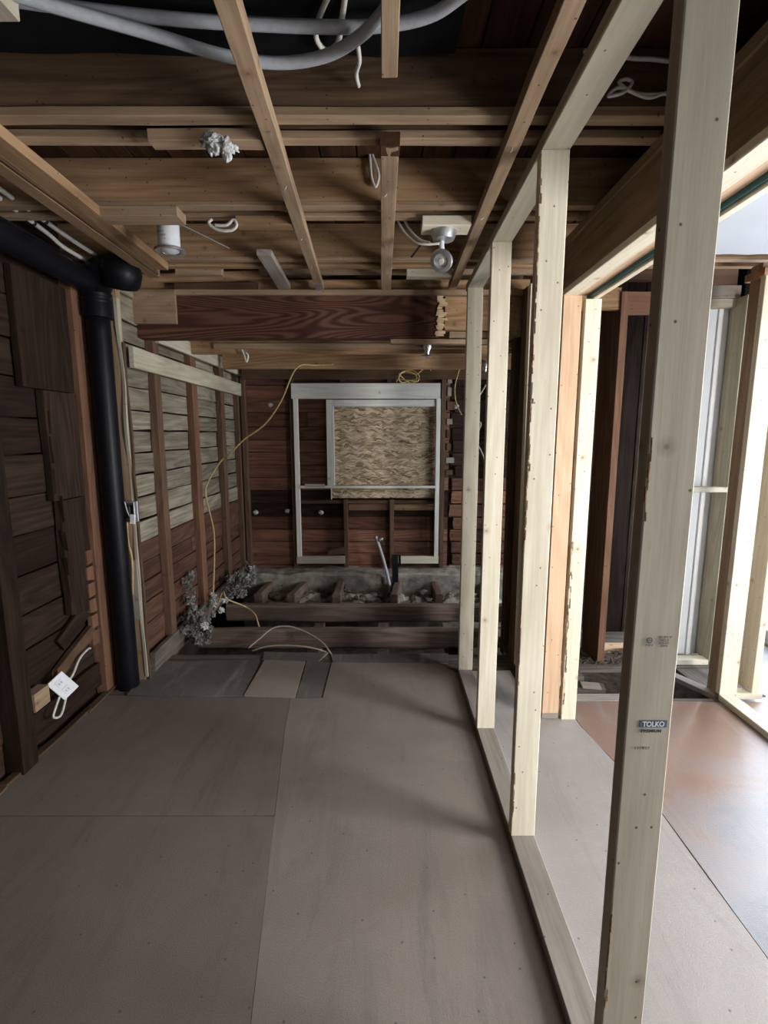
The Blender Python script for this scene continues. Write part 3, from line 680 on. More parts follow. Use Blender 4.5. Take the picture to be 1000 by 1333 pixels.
# bark left on the third stud's edge, and on the near stud low down
for (y, spans, st, side) in ((1.6765, ((1.15, 2.36, 0.012), (0.62, 0.95, 0.006), (0.06, 0.3, 0.007)), third, 0), (0.9118, ((0.30, 0.52, 0.006), (1.38, 1.5, 0.006)), near, 0)):
    for a, b, wd in spans:
        zz = a
        while zz < b:
            h = R(0.012, 0.055)
            x0_ = PX+0.001+R(0, wd)*R(0, 1)
            bar('bark_flake', (x0_, y+0.0018, zz), (x0_+R(-.001, .001), y+0.0018, zz+h), R(0.0015, wd*0.45), 0.004, 'bark', st, up=(0, 1, 0), seg=3, jit=0.003)
            zz += h*R(0.3, 1.3)
# printed stamps on the near stud (flat ink)
YS = 0.9118
def ink(name, x0, x1, z0, z1, mat='ink', y=YS):
    me = mesh(name, [(0, 0, 0), (x1-x0, 0, 0), (x1-x0, 0, z1-z0), (0, 0, z1-z0), (0, .0006, 0), (x1-x0, .0006, 0), (x1-x0, .0006, z1-z0), (0, .0006, z1-z0)],
              [(0, 1, 2, 3), (7, 6, 5, 4), (0, 4, 5, 1), (1, 5, 6, 2), (2, 6, 7, 3), (3, 7, 4, 0)])
    return link(name, me, mat, near, Matrix.Translation((x0, y, z0)))
ink('stamp_block', 0.5065, 0.5605, 0.9655, 0.9805, 'ink_blue')
text('stamp_text', 'TOLKO', 0.0150, (0.5115, YS-0.0004, 0.9678), 'white_label', near, bold=0.0004, width=0.0435)
text('stamp_text', 'PREMIUM', 0.0088, (0.510, YS-0.0002, 0.9550), 'ink', near, bold=0.0003, width=0.040)
text('stamp_text', '111827', 0.0078, (0.5005, YS-0.0002, 0.9185), 'ink', near, width=0.030)
text('stamp_text', 'S-P-F', 0.0058, (0.5290, YS-0.0002, 1.1520), 'ink', near, width=0.026)
text('stamp_text', 'NO.2', 0.0070, (0.5320, YS-0.0002, 1.1455), 'ink', near, width=0.016)
text('stamp_text', 'KD-HT', 0.0055, (0.5300, YS-0.0002, 1.1400), 'ink', near, width=0.020)
text('stamp_text', '222', 0.0055, (0.5330, YS-0.0002, 1.1345), 'ink', near, width=0.014)
text('stamp_text', '101', 0.0062, (0.5055, YS-0.0002, 1.1360), 'ink', near, width=0.012)
lathe('stamp_ring', [(0.0044, 0), (0.0044, 0.0004), (0.0058, 0.0004), (0.0058, 0), (0.0044, 0)], 'ink', near, (0.5115, YS, 1.1475), (0, -1, 0), 18, True, False)
text('stamp_text', 'SI', 0.0055, (0.5090, YS-0.0002, 1.1456), 'ink', near, width=0.005)

# ================================================================== FURRING STRIPS under the joists
def strip(label, p0, p1, wd, th=0.038, mat='strip', **kw):
    return tag(bar('furring_strip', p0, p1, wd, th, mat, None, **kw), label, 'wood strip', 'furring strips under the ceiling joists')
ZS = 2.4375
strip('long weathered furring strip running under ceiling joists left of centre, metal plate at end', (-0.305, 0.55, ZS), (-0.396, 3.255, ZS), 0.050, 0.038, seg=18, jit=0.003)
strip('short furring strip under the ceiling joists in centre, dark stained at near end', (0.019, 1.70, ZS), (0.012, 3.25, ZS), 0.058, 0.038, seg=10, jit=0.003, rag0=0.01)
strip('furring strip stub at top centre ending in front of first joist', (0.012, 0.5, ZS), (0.013, 1.40, ZS), 0.040, 0.038, seg=6, jit=0.002)
strip('long furring strip under joists just left of pale partition top plate', (0.381, 0.4, ZS), (0.419, 3.25, ZS), 0.048, 0.038, seg=14, jit=0.003)
strip('short slanted pale block strip beside the left recessed light', (-0.610, 2.71, 2.452), (-0.615, 3.262, 2.440), 0.075, 0.030, 'plate', seg=4, jit=0.002)
bar('stained_end', (0.019, 1.695, ZS), (0.0187, 1.755, ZS), 0.061, 0.041, 'deck', bpy.data.objects['furring_strip.001'], seg=3, jit=0.002, rag1=0.01)
np_ = bar('nail_plate', (-0.392, 3.12, ZS-0.0202), (-0.396, 3.25, ZS-0.0202), 0.045, 0.002, 'galv', bpy.data.objects['furring_strip'])
for nm, pts in (('furring_strip', ((-0.335, 1.62), (-0.349, 1.95), (-0.362, 2.30), (-0.371, 2.42), (-0.384, 2.80), (-0.388, 2.95))), ('furring_strip.001', ((0.01, 2.0), (0.02, 2.2), (0.008, 2.5), (0.018, 2.9))), ('furring_strip.003', ((0.395, 1.7), (0.405, 2.2)))):
    for (xx, yy) in pts:
        tube('nail', [(xx, yy, ZS-0.015), (xx+R(-.004, .004), yy, ZS-0.026), (xx+R(-.015, .015), yy+R(-.008, .008), ZS-0.033)], 0.0016, 'galv', bpy.data.objects[nm], 6, 3)
lb = thing('ceiling_beam', 'long brown double board running overhead along the left wall', 'beam', (-1.25, 2.0, 2.42))
bar('wide_board', (-1.165, 0.3, 2.440), (-1.215, 2.885, 2.440), 0.085, 0.038, 'aged', lb, seg=12, jit=0.002)
bar('thin_board', (-1.262, 0.3, 2.437), (-1.300, 3.00, 2.437), 0.060, 0.045, 'header', lb, seg=12, jit=0.002)
bar('lower_lath', (-1.225, 0.3, 2.428), (-1.272, 2.96, 2.428), 0.025, 0.022, 'old', lb, seg=12, jit=0.002)

# ------------------------------------------------------------------ mounting blocks between joists
def block(label, x, y, z, mat='strip', **kw):
    return tag(box('mounting_block', x, y, z, mat, None, **kw), label, 'wood block', 'mounting blocks between the ceiling joists')
block('flat wood block on the joist face behind white insulation tuft', (-0.72, -0.376), (1.678, 1.732), (2.425, 2.459), 'strip', seg=4, jit=0.003)
block('pale flat wood block above the left recessed light', (-1.17, -0.845), (2.20, 2.295), (2.420, 2.459), 'strip')
block('brown flat wood block right of coiled white cable near joist', (-0.63, -0.394), (2.29, 2.345), (2.420, 2.459), 'aged', rag0=0.008)
block('pale flat wood block directly above gimbal recessed light', (0.165, 0.372), (2.29, 2.40), (2.420, 2.459), 'pale')
block('pale wood block behind gimbal recessed light, lower than its mount', (0.13, 0.385), (3.00, 3.07), (2.425, 2.475), 'pale_grey')
block('small pale wood block standing behind the left recessed light', (-1.185, -0.925), (3.01, 3.06), (2.435, 2.500), 'strip')
block('grey end of wood block hanging in the upper left corner', (-0.98, -0.822), (1.10, 1.285), (2.46, 2.54), 'pale_grey')

# ================================================================== RECESSED LIGHTS
def bracket(parent, x0, x1, y0, y1, z):
    bar('hanger_bar', (x0, y0, z), (x1, y1, z), 0.012, 0.004, 'galv', parent)
rl = thing('recessed_light', 'white labelled recessed ceiling light can hanging below left joist block', 'light fixture', (-0.95, 2.36, 2.34))
lathe('lamp_can', [(0.0, 0.115), (0.030, 0.115), (0.044, 0.105), (0.046, 0.098), (0.046, 0.0), (0.042, 0.0)], 'white_label', rl, (-0.948, 2.36, 2.345))
lathe('trim_ring', [(0.040, 0.014), (0.048, 0.012), (0.066, 0.004), (0.069, 0.0), (0.064, -0.006), (0.045, -0.003), (0.040, 0.004), (0.040, 0.014)], 'chrome', rl, (-0.945, 2.36, 2.340), caps=False)
lathe('lamp_glass', [(0.0, -0.012), (0.020, -0.010), (0.038, 0.0), (0.039, 0.006), (0.0, 0.006)], 'glassy', rl, (-0.945, 2.36, 2.338))
lathe('junction_cap', [(0.0, 0.05), (0.055, 0.048), (0.06, 0.035), (0.06, 0.0), (0.0, 0.0)], 'galv', rl, (-0.955, 2.365, 2.455))
for s, tx in ((-1, 'TYPE IC'), (0, '50W'), (1, 'USE')):
    a = 0.35*s - 0.1
    text('label_text', tx, 0.013, (-0.948+0.0465*math.sin(a)-0.014, 2.36-0.0465*math.cos(a)-0.002, 2.385-0.012*s), 'ink', rl, xdir=(math.cos(a), math.sin(a), 0))
bar('hanger_bar', (-1.00, 2.34, 2.460), (-1.06, 2.32, 2.475), 0.010, 0.003, 'galv', rl)
bar('hanger_bar', (-0.915, 2.34, 2.455), (-0.76, 2.62, 2.44), 0.008, 0.003, 'galv', rl)
g = thing('recessed_light', 'chrome gimbal recessed light hanging below pale block near partition', 'light fixture', (0.25, 2.36, 2.28))
lathe('lamp_can', [(0.0, 0.075), (0.040, 0.072), (0.056, 0.060), (0.058, 0.03), (0.046, 0.0), (0.02, -0.008), (0.0, -0.010)], 'galv', g, (0.262, 2.36, 2.385))
for k in range(6):
    a = k*math.pi/3
    bar('can_fin', (0.262+0.03*math.cos(a), 2.36+0.03*math.sin(a), 2.392), (0.262+0.057*math.cos(a), 2.36+0.057*math.sin(a), 2.43), 0.018, 0.004, 'chrome', g)
lathe('swivel_neck', [(0, 0), (0.013, 0), (0.014, 0.02), (0.011, 0.05), (0.012, 0.07), (0, 0.07)], 'white_label', g, (0.254, 2.355, 2.315))
ax = Vector((-0.28, -0.80, -0.55))
lathe('gimbal_ring', [(0.030, 0.0), (0.046, 0.004), (0.050, 0.012), (0.046, 0.018), (0.032, 0.020), (0.027, 0.010), (0.030, 0.0)], 'chrome', g, (0.256, 2.352, 2.300), ax, 28, True, False)
lathe('lamp_glass', [(0.0, -0.02), (0.022, -0.018), (0.030, -0.004), (0.029, 0.006), (0.012, 0.012), (0.010, 0.018), (0, 0.018)], 'glassy', g, (0.256, 2.352, 2.300), ax)
bar('hanger_bar', (0.19, 2.36, 2.40), (0.135, 2.62, 2.40), 0.010, 0.004, 'tie', g)
tube('lead_wire', [F(u, v, y) for u, v, y in ((572, 317, 2.34), (555, 318, 2.34), (540, 315, 2.36), (527, 303, 2.40), (518, 288, 2.42))], 0.0055, 'cable_white', g)
tube('lead_wire', [F(u, v, y) for u, v, y in ((560, 316, 2.36), (547, 312, 2.38), (536, 302, 2.40), (527, 288, 2.42))], 0.0055, 'cable_white', g)
def small_light(u, v, y, label):
    p = F(u, v, y)
    t = thing('recessed_light', label, 'light fixture', p)
    lathe('lamp_can', [(0, 0.09), (0.03, 0.088), (0.032, 0.05), (0.02, 0.03), (0.014, 0.0), (0, 0)], 'chrome', t, p)
    lathe('trim_ring', [(0.014, 0.0), (0.045, -0.004), (0.048, -0.010), (0.030, -0.016), (0.0, -0.018)], 'chrome', t, p)
small_light(556, 462, 3.92, 'small chrome recessed light under far joist above window opening')
small_light(631, 484, 4.62, 'small pale recessed light glimpsed between the two far studs')

# ================================================================== CABLES
def cable(name, pts, r, mat, label, group=None, **kw):
    return tag(tube(name, pts, r, mat, None, **kw), label, 'cable', group)
c1 = [G(u, v, 2.535) for u, v in ((-40, -14), (20, 0), (150, 17), (270, 28), (420, 35), (500, 33), (560, 20), (603, -8), (640, -40))]
cable('flexible_conduit', c1, 0.0145, 'cable_grey', 'grey flexible conduit sagging across the top of picture, upper of two', 'grey ceiling conduits')
c2 = [G(u, v, 2.50) for u, v in ((-20, -20), (60, 5), (200, 45), (290, 72), (360, 82), (420, 74), (465, 50), (500, 14), (515, -20))]
cable('flexible_conduit', c2, 0.0145, 'cable_grey', 'grey flexible conduit drooping below the upper conduit, lower of two', 'grey ceiling conduits')
cable('wire_loop', [G(u, v, 2.57) for u, v in ((430, -10), (415, 25), (412, 50), (425, 66), (440, 55), (446, 20), (450, -10))], 0.007, 'cable_white', 'white wire loop hanging behind grey conduits near top centre')
cable('wire_end', [G(u, v, 2.53) for u, v in ((466, 60), (468, 80), (464, 96), (467, 112))], 0.006, 'cable_white', 'short white wire end dangling before first dark joist')
cable('wire_loop', [F(u, v, 2.19) for u, v in ((481, 192), (486, 205), (493, 228), (489, 243), (484, 232), (482, 212), (481, 192))], 0.006, 'cable_white', 'white wire loop hanging beside centre furring strip')
cable('wire_loop', [F(u, v, 2.29) for u, v in ((276, 285), (272, 291), (283, 299), (300, 300), (308, 294), (304, 286), (295, 293), (280, 293))], 0.0065, 'cable_white', 'white cable coil hanging below joist right of left recessed light')
for k, (lb_, sh) in enumerate((('white cable clipped along upper left wall, higher of the pair', 0.0), ('white cable clipped along upper left wall, lower of the pair', 1.0))):
    if k == 0: pts = [(-1.47, 1.0, 2.47), (-1.49, 1.9, 2.485), (-1.51, 2.15, 2.49), (-1.525, 2.35, 2.49), (-1.54, 2.68, 2.485), (-1.535, 2.90, 2.485), (-1.50, 3.10, 2.49)]
    else: pts = [(-1.53, 1.0, 2.47), (-1.55, 2.0, 2.485), (-1.575, 2.30, 2.487), (-1.60, 2.55, 2.482), (-1.615, 2.70, 2.470), (-1.59, 2.92, 2.460), (-1.55, 3.05, 2.475)]
    o = cable('white_cable', pts, 0.0105, 'cable_white', lb_, 'white cables along the left wall')
    for y in (2.42, 2.86):
        q = min(spline(pts), key=lambda p: abs(p.y-y))
        tube('cable_tie', [q+Vector((0, -0.008, 0)), q+Vector((0, 0.008, 0))], 0.0135, 'tie', o, curve=False)
cable('white_cable', [G(u, v, 2.56) for u, v in ((285, 357), (310, 358), (340, 355), (380, 352), (420, 350), (500, 346))], 0.012, 'cable_white', 'white cable running behind the slanted block above cross beam')
cable('white_cable', [F(u, v, 1.60) for u, v in ((1000, 85), (880, 80), (850, 77), (825, 76), (800, 72), (760, 66))], 0.006, 'cable_white', 'straight white cable crossing ceiling at right behind near stud')
cable('wire_coil', [F(u, v, 1.60) for u, v in ((900, 118), (868, 121), (845, 127), (822, 119), (806, 108), (815, 103), (823, 108), (812, 120), (792, 125), (806, 114), (830, 122), (850, 123), (880, 121))], 0.005, 'cable_white', 'tangled white wire coil on first joist right of top plate')
cable('wire_end', [F(u, v, 3.93) for u, v in ((315, 455), (318, 462), (321, 471), (323, 463), (320, 459))], 0.006, 'cable_white', 'white wire ends hooked on far joist at left')
yp = [(-0.45, 4.57, 2.150), (-0.60, 4.55, 2.140)] + [F(u, v, 4.45) for u, v in ((386, 479), (366, 522), (345, 552), (318, 572), (300, 590))] + [S(u, v, -1.470) for u, v in ((288, 600), (272, 625), (268, 645), (278, 690), (279, 730), (277, 780), (276, 797))]
cable('yellow_cable', yp, 0.0070, 'cable_yellow', 'long yellow cable swooping from far joist down grey left wall')
yc = [(0.47, 5.19, 2.17), F(560, 474, 4.95)]
for k in range(26):
    a = k*0.85; yc.append(F(532, 490, 4.9) + Vector((0.075*math.cos(a)+0.03*math.sin(k), 0.02*math.sin(k*1.3), 0.05*math.sin(a)+0.015*math.cos(k*2))))
yc.append(F(516, 497, 4.9))
cable('yellow_cable_coil', yc, 0.0055, 'cable_yellow', 'tangled yellow cable coil hung above the boarded window', k=4)
cable('yellow_cable', [F(u, v, 4.652) for u, v in ((603, 470), (597, 484), (592, 505), (594, 525), (601, 540))], 0.0065, 'cable_yellow', 'yellow cable hanging right of window beside farthest stud')
cable('yellow_cable', [F(u, v, 4.652) for u, v in ((642, 470), (639, 488), (630, 505), (622, 518), (612, 535), (622, 548), (626, 552), (621, 566), (620, 575), (630, 598), (634, 640), (634, 720))], 0.008, 'cable_tan', 'tan cable glimpsed between the two far studs')
cable('pit_cable', [S(283, 790, -1.35)+Vector((0, 0, 0)), S(290, 770, -1.30), S(296, 780, -1.25), (-1.18, 4.05, 0.10), (-1.08, 3.98, 0.06), (-1.03, 3.90, 0.0), (-1.0, 3.88, -0.10)], 0.0065, 'cable_yellow', 'looped yellow cable drooping over the pit edge at left')
cable('pit_cable', [(-1.02, 3.55, -0.05), (-0.95, 3.60, 0.0), (-0.85, 3.66, 0.065), (-0.72, 3.66, 0.075), (-0.58, 3.60, 0.05), (-0.46, 3.50, 0.02), (-0.40, 3.42, -0.01), (-0.36, 3.40, -0.06)], 0.006, 'cable_tan', 'tan cable arching in front of near pit joist')
cable('pit_cable', [(-0.98, 3.50, -0.05), (-0.85, 3.50, -0.012), (-0.65, 3.48, 0.0), (-0.48, 3.44, -0.01), (-0.36, 3.42, -0.05)], 0.006, 'cable_tan', 'tan cable lying low along the cut floor edge')

# ================================================================== BLACK STACK PIPE
st = thing('stack_pipe', 'black plastic drain stack pipe with bend at the left wall', 'pipe', (-1.585, 2.9, 0))
tube('vertical_pipe', [(-1.585, 2.9, -0.5), (-1.587, 2.9, 0.6), (-1.588, 2.9, 1.4), (-1.586, 2.9, 2.26)], 0.062, 'black_pipe', st, 20, 4)
lathe('coupling', [(0.062, 0), (0.076, 0.004), (0.078, 0.05), (0.076, 0.10), (0.064, 0.105)], 'black_pipe', st, (-1.586, 2.9, 2.17), (0, 0, 1), 22)
tube('bend_fitting', [(-1.586, 2.90, 2.25), (-1.575, 2.89, 2.32), (-1.54, 2.86, 2.385), (-1.46, 2.85, 2.41), (-1.38, 2.85, 2.41)], [0.07, 0.075, 0.078]*3 + [0.082]*40, 'black_pipe', st, 20, 6)
lathe('clean_out_hub', [(0.0, 0.0), (0.085, 0.0), (0.098, 0.02), (0.105, 0.07), (0.095, 0.12), (0.07, 0.145), (0.0, 0.15)], 'black_pipe', st, (-1.43, 2.87, 2.33), (0.25, -0.35, 0.9), 24)
tube('horizontal_pipe', [(-1.585, 0.2, 2.375), (-1.585, 1.6, 2.365), (-1.585, 2.4, 2.35), (-1.585, 2.75, 2.345), (-1.58, 2.88, 2.35)], 0.058, 'black_pipe', st, 18, 4)
tag(tube('cable', [(-1.52, 0.6, 2.40), (-1.52, 1.6, 2.39), (-1.518, 2.3, 2.385), (-1.518, 2.6, 2.385)], 0.006, 'black_pipe'), 'thin dark cable clipped along the horizontal black pipe', 'cable')

# ================================================================== ELECTRICS ON THE LEFT
ob = thing('outlet_box', 'white outlet faceplate hanging tilted on wire low on left wall', 'outlet', (-1.62, 2.36, 0.28))
def rotbox(name, c, d, rot, mat, parent, cc=0.003):
    m = Matrix.Translation(c) @ rot
    return link(name, beam_mesh(name, d[0], d[1], d[2], c=cc), mat, parent, m)
o0 = Vector((-1.625, 2.36, 0.283))
# plate frame: X along the plate's long side, Z out of it
nx = Vector((0.78, -0.62, 0.10)).normalized(); lx = Vector((0.28, 0.45, -0.85)); lx = (lx - nx*lx.dot(nx)).normalized(); yx = nx.cross(lx)
rot = Matrix((lx, yx, nx)).transposed().to_4x4()
rotbox('faceplate', o0, (0.125, 0.085, 0.008), rot, 'white_plastic', ob)
rotbox('box_body', o0 - nx*0.026, (0.095, 0.055, 0.042), rot, 'plate', ob)
for s in (-1, 1):
    rotbox('receptacle', o0 + lx*0.026*s + nx*0.0045, (0.032, 0.034, 0.004), rot, 'white_label', ob, 0.001)
    for q in (-1, 1): rotbox('slot', o0 + lx*(0.026*s+0.004) + yx*0.0065*q + nx*0.0068, (0.009, 0.0022, 0.001), rot, 'ink', ob, 0.0002)
tube('feed_wire', [o0+Vector((0.0, 0.02, -0.02))-nx*0.03, (-1.63, 2.30, 0.20), (-1.625, 2.27, 0.165), (-1.63, 2.33, 0.14), (-1.645, 2.40, 0.19), (-1.66, 2.44, 0.24)], 0.006, 'cable_white', ob)
tube('feed_wire', [o0+Vector((0.0, 0.05, -0.01))-nx*0.02, (-1.64, 2.47, 0.29), (-1.655, 2.56, 0.335), (-1.665, 2.65, 0.345), (-1.68, 2.70, 0.33)], 0.006, 'cable_white', ob)
tag(box('nailing_block', (-1.69, -1.635), (2.172, 2.275), (0.245, 0.335), 'strip', None), 'pale wood block beside the leaning white outlet on left wall', 'wood block')
sb = thing('switch_box', 'small metal switch box with loose white switch on split post', 'electrical box', (-1.49, 2.95, 1.02))
box('box_back', (-1.545, -1.470), (2.945, 2.950), (1.025, 1.145), 'galv', sb, c=0.001)
box('box_side', (-1.545, -1.541), (2.905, 2.944), (1.025, 1.145), 'galv', sb, c=0.001)
box('box_side', (-1.474, -1.470), (2.905, 2.944), (1.025, 1.145), 'galv', sb, c=0.001)
box('box_side', (-1.540, -1.475), (2.905, 2.944), (1.141, 1.145), 'galv', sb, c=0.001)
box('box_side', (-1.540, -1.475), (2.905, 2.944), (1.025, 1.029), 'galv', sb, c=0.001)
box('switch_body', (-1.525, -1.495), (2.90, 2.94), (1.05, 1.12), 'tie', sb)
bar('switch_tab', (-1.476, 2.885, 1.02), (-1.470, 2.885, 1.075), 0.028, 0.014, 'white_plastic', sb, up=(0, 1, 0))
tube('wire', [(-1.52, 2.91, 1.12), (-1.51, 2.88, 1.15), (-1.50, 2.88, 1.10), (-1.49, 2.885, 1.06)], 0.003, 'cable_white', sb)
tube('yellow_cable', [(-1.55, 2.965, 1.02), (-1.552, 2.962, 0.90), (-1.535, 2.958, 0.80), (-1.54, 2.958, 0.66), (-1.55, 2.96, 0.56)], 0.007, 'cable_yellow', sb)

# ================================================================== INSULATION CRUMBS
ins = thing('insulation_tuft', 'white fluffy insulation tuft stuck on a ceiling block', 'insulation', (-0.50, 1.70, 2.40))
for q in range(22):
    a, b_ = R(0, 1), R(-1, 1); u = 268 + 36*a; v = 184 + 12*a + 9*b_
    lump('tuft', F(u, v, 1.668+R(-.012, .008)), (R(.009, .02), R(.008, .016), R(.009, .018)), 'foam', ins, 3, 0.7, 14)
def clump(label, pts, mat='foam_dirty'):
    t = thing('insulation_clump', label, 'insulation', pts[0][0], 'insulation clumps along the left wall')
    for p, s in pts: lump('clump', p, (s*R(.7, 1.3), s*R(.7, 1.3), s*R(.7, 1.2)), mat if R(0, 1) < .9 else 'foam', t, 3, 1.0, 16)
clump('grey crumbly insulation clump at near end of pit against left wall', [((-1.40 + R(-.09, .07), 3.62 + R(-.14, .14), 0.05 + R(-.06, .16)), R(.012, .032)) for i in range(40)])
clump('pale insulation clump on left wall base between two brown studs', [((-1.52 + R(0, .05), 3.72 + R(-.08, .08), 0.30 + R(-.14, .16)), R(.008, .024)) for i in range(20)])
clump('grey insulation clump in far left corner of the pit', [((-1.40 + R(-.08, .1), 4.55 + R(-.25, .45), 0.10 + R(-.08, .14)), R(.012, .034)) for i in range(50)])
clump('white insulation crumbs at foot of second brown stud', [((-1.42 + R(-.05, .12), 4.02 + R(-.1, .12), 0.16 + R(-.06, .05)), R(.008, .02)) for i in range(14)], 'foam')
bar('floor_board', (-1.515, 3.08, 0.05), (-1.515, 5.2, 0.06), 0.03, 0.15, 'subfloor', wall_left, seg=12, jit=0.01)

# pipe stub and dark stake standing in the pit
pp = thing('water_pipe', 'bent grey water pipe standing in the pit before back wall', 'pipe', (0.0, 5.0, -0.2))
tube('pipe', [F(u, v, 5.0) for u, v in ((489, 698), (494, 712), (501, 735), (507, 760), (511, 790))], 0.016, 'cable_grey', pp, 10)
lathe('valve', [(0, 0), (0.02, 0), (0.02, 0.03), (0.012, 0.04), (0, 0.04)], 'chrome', pp, F(494, 703, 4.99), (0.8, 0, 0.4), 12)
stk = thing('black_stake', 'short black plastic upright beside bent grey pipe in pit', 'pipe', (0.13, 5.05, -0.1))
box('upright', (0.085, 0.150), (5.03, 5.07), (-0.14, 0.30), 'black_pipe', stk, seg=8, jit=0.006)
box('tab', (0.150, 0.175), (5.035, 5.06), (0.20, 0.30), 'black_pipe', stk)

# ================================================================== OPENING FRAME AT RIGHT (header on trimmer studs)
of = thing('opening_frame', 'heavy brown header beam on orange and pale trimmer studs at right', 'door frame', (0.95, 2.54, 0))
box('header_beam', (0.868, 1.015), (0.2, 2.60), (2.225, 2.452), 'header', of, c=0.004)
box('header_cap', (0.860, 1.018), (0.2, 2.60), (2.420, 2.459), 'header', of, c=0.003)
box('header_plate', (0.860, 0.935), (0.2, 2.57), (2.197, 2.2245), 'pale', of, c=0.003)
box('header_plate', (0.938, 0.985), (0.2, 2.565), (2.204, 2.2245), 'orange', of, c=0.003)
box('membrane_strip', (0.986, 0.998), (0.2, 2.56), (2.190, 2.2245), 'teal', of, c=0.001)
box('header_plate', (1.000, 1.030), (0.2, 2.56), (2.180, 2.2245), 'pale', of, c=0.003)
bar('trimmer_stud', (0.9065, 2.542, 0.036), (0.9065, 2.542, 2.1965), 0.089, 0.038, 'orange', of, up=(0, 1, 0), seg=8, jit=0.001)
box('sole_block', (0.862, 0.951), (2.523, 2.561), (0.0015, 0.0355), 'plate', of)
tj = bar('trimmer_stud', (1.005, 2.536, 0.002), (1.005, 2.536, 2.1785), 0.078, 0.038, 'pale', of, up=(0, 1, 0), seg=8, jit=0.001)
zz = 0.03
while zz < 0.95:
    h = R(0.02, 0.09); x0_ = 0.967+R(0, .010); bar('bark_flake', (x0_, 2.5165, zz), (x0_+R(-.002, .002), 2.5165, zz+h), R(0.003, 0.010), 0.005, 'bark' if R(0, 1) < 0.5 else 'orange', tj, up=(0, 1, 0), seg=3, jit=0.004); zz += h*R(0.4, 1.1)
of2 = thing('inner_stud_row', 'narrow pale stud and dark old studs standing behind orange stud', 'wall frame', (0.87, 3.3, 0))
bar('pale_stud', (0.880, 3.085, 0.04), (0.868, 3.085, 2.40), 0.038, 0.06, 'pale', of2, up=(0, 1, 0), seg=6, jit=0.001)
box('dark_stud', (0.862, 0.90), (3.18, 3.27), (0.0, 2.42), 'brown_stud', of2, seg=6, jit=0.003)
box('dark_stud', (0.862, 0.90), (3.42, 3.51), (-0.05, 2.42), 'brown_stud', of2, seg=6, jit=0.003)
box('backing_board', (0.902, 0.925), (3.12, 3.58), (0.04, 2.42), 'deck', of2)
box('base_plate', (0.862, 0.95), (2.80, 3.56), (0.0005, 0.036), 'brown_stud', of2, seg=8, jit=0.003)
# old closet wall behind: boards coloured dark to give the opening's deep shade
cw = root('wall_closet', (1.3, 3.6, 0))
xx = 0.95
while xx < 2.15:
    wd = R(0.12, 0.15); box('wall_board', (xx, xx+wd-0.004), (3.80+R(0, .006), 3.82), (-0.05, 2.62), 'dark_board', cw, seg=4, jit=0.003); xx += wd
dst = thing('old_wall_frame', 'red brown old stud and lintel at dark closet opening', 'wall frame', (1.47, 3.22, 0))
bar('stud', (1.482, 3.235, -0.02), (1.478, 3.235, 2.40), 0.045, 0.03, 'red_stud', dst, up=(0, 1, 0), seg=8, jit=0.002)
box('stud', (1.462, 1.500), (3.252, 3.50), (-0.02, 2.40), 'brown_stud', dst, seg=6, jit=0.002)
box('lintel', (1.501, 1.95), (3.222, 3.26), (2.270, 2.40), 'red_stud', dst, seg=6, jit=0.002)
box('lintel', (1.05, 1.460), (3.24, 3.28), (2.30, 2.43), 'aged', dst, seg=6, jit=0.002)
box('base_plate', (1.502, 1.9), (3.40, 3.49), (-0.03, 0.02), 'orange', dst, seg=6, jit=0.002)
# torn floor in the doorway: edge board, hole, loose boards and debris
box('subfloor_board', (1.06, 1.60), (2.715, 2.79), (-0.036, 0.004), 'plate', floor, seg=6, jit=0.003, rag1=0.02)
box('subfloor_board', (1.06, 1.38), (2.86, 2.96), (-0.05, -0.018), 'subfloor', floor, seg=4, jit=0.004, rag1=0.03)
box('subfloor_board', (0.96, 1.30), (3.03, 3.14), (-0.04, -0.012), 'subfloor', floor, seg=4, jit=0.004, rag1=0.03)
box('subfloor_board', (0.96, 2.3), (3.16, 3.30), (-0.05, -0.012), 'subfloor', floor, seg=8, jit=0.004)
box('subfloor_board', (0.96, 2.3), (3.31, 3.80), (-0.06, -0.022), 'subfloor', floor)
box('subfloor_board', (1.63, 2.0), (2.705, 2.745), (-0.036, -0.004), 'subfloor', floor, seg=6, jit=0.003, rag0=0.03)
bar('loose_board', (1.80, 3.15, 0.0), (1.98, 2.76, 0.0), 0.06, 0.03, 'plate', floor, seg=6, jit=0.004)
box('subfloor_board', (1.96, 2.3), (2.80, 3.15), (-0.04, -0.016), 'subfloor', floor)
box('subfloor_board', (2.1, 2.85), (2.72, 3.9), (-0.06, -0.024), 'ply_red', floor)
tag(bar('wood_square', (1.235, 2.92, -0.0105), (1.345, 2.90, -0.0105), 0.075, 0.012, 'plate', None), 'small square grey wood scrap beside floor hole at doorway', 'wood scrap')
fl = thing('flashing_piece', 'bent bluish metal flashing piece leaning behind pale trimmer stud', 'metal scrap', (1.12, 2.95, 0))
bar('sheet', (1.085, 2.80, 0.02), (1.120, 3.0, 0.12), 0.09, 0.003, 'flash', fl, up=(0.6, 0.2, 0.7))
bar('lip', (1.125, 2.79, 0.03), (1.150, 2.98, 0.13), 0.003, 0.10, 'flash', fl)
cr = thing('debris_chips', 'scattered wood chips and dust around the torn doorway floor', 'debris', (1.25, 2.95, -0.02))
cr['kind'] = 'stuff'
bmv = []; bmf = []
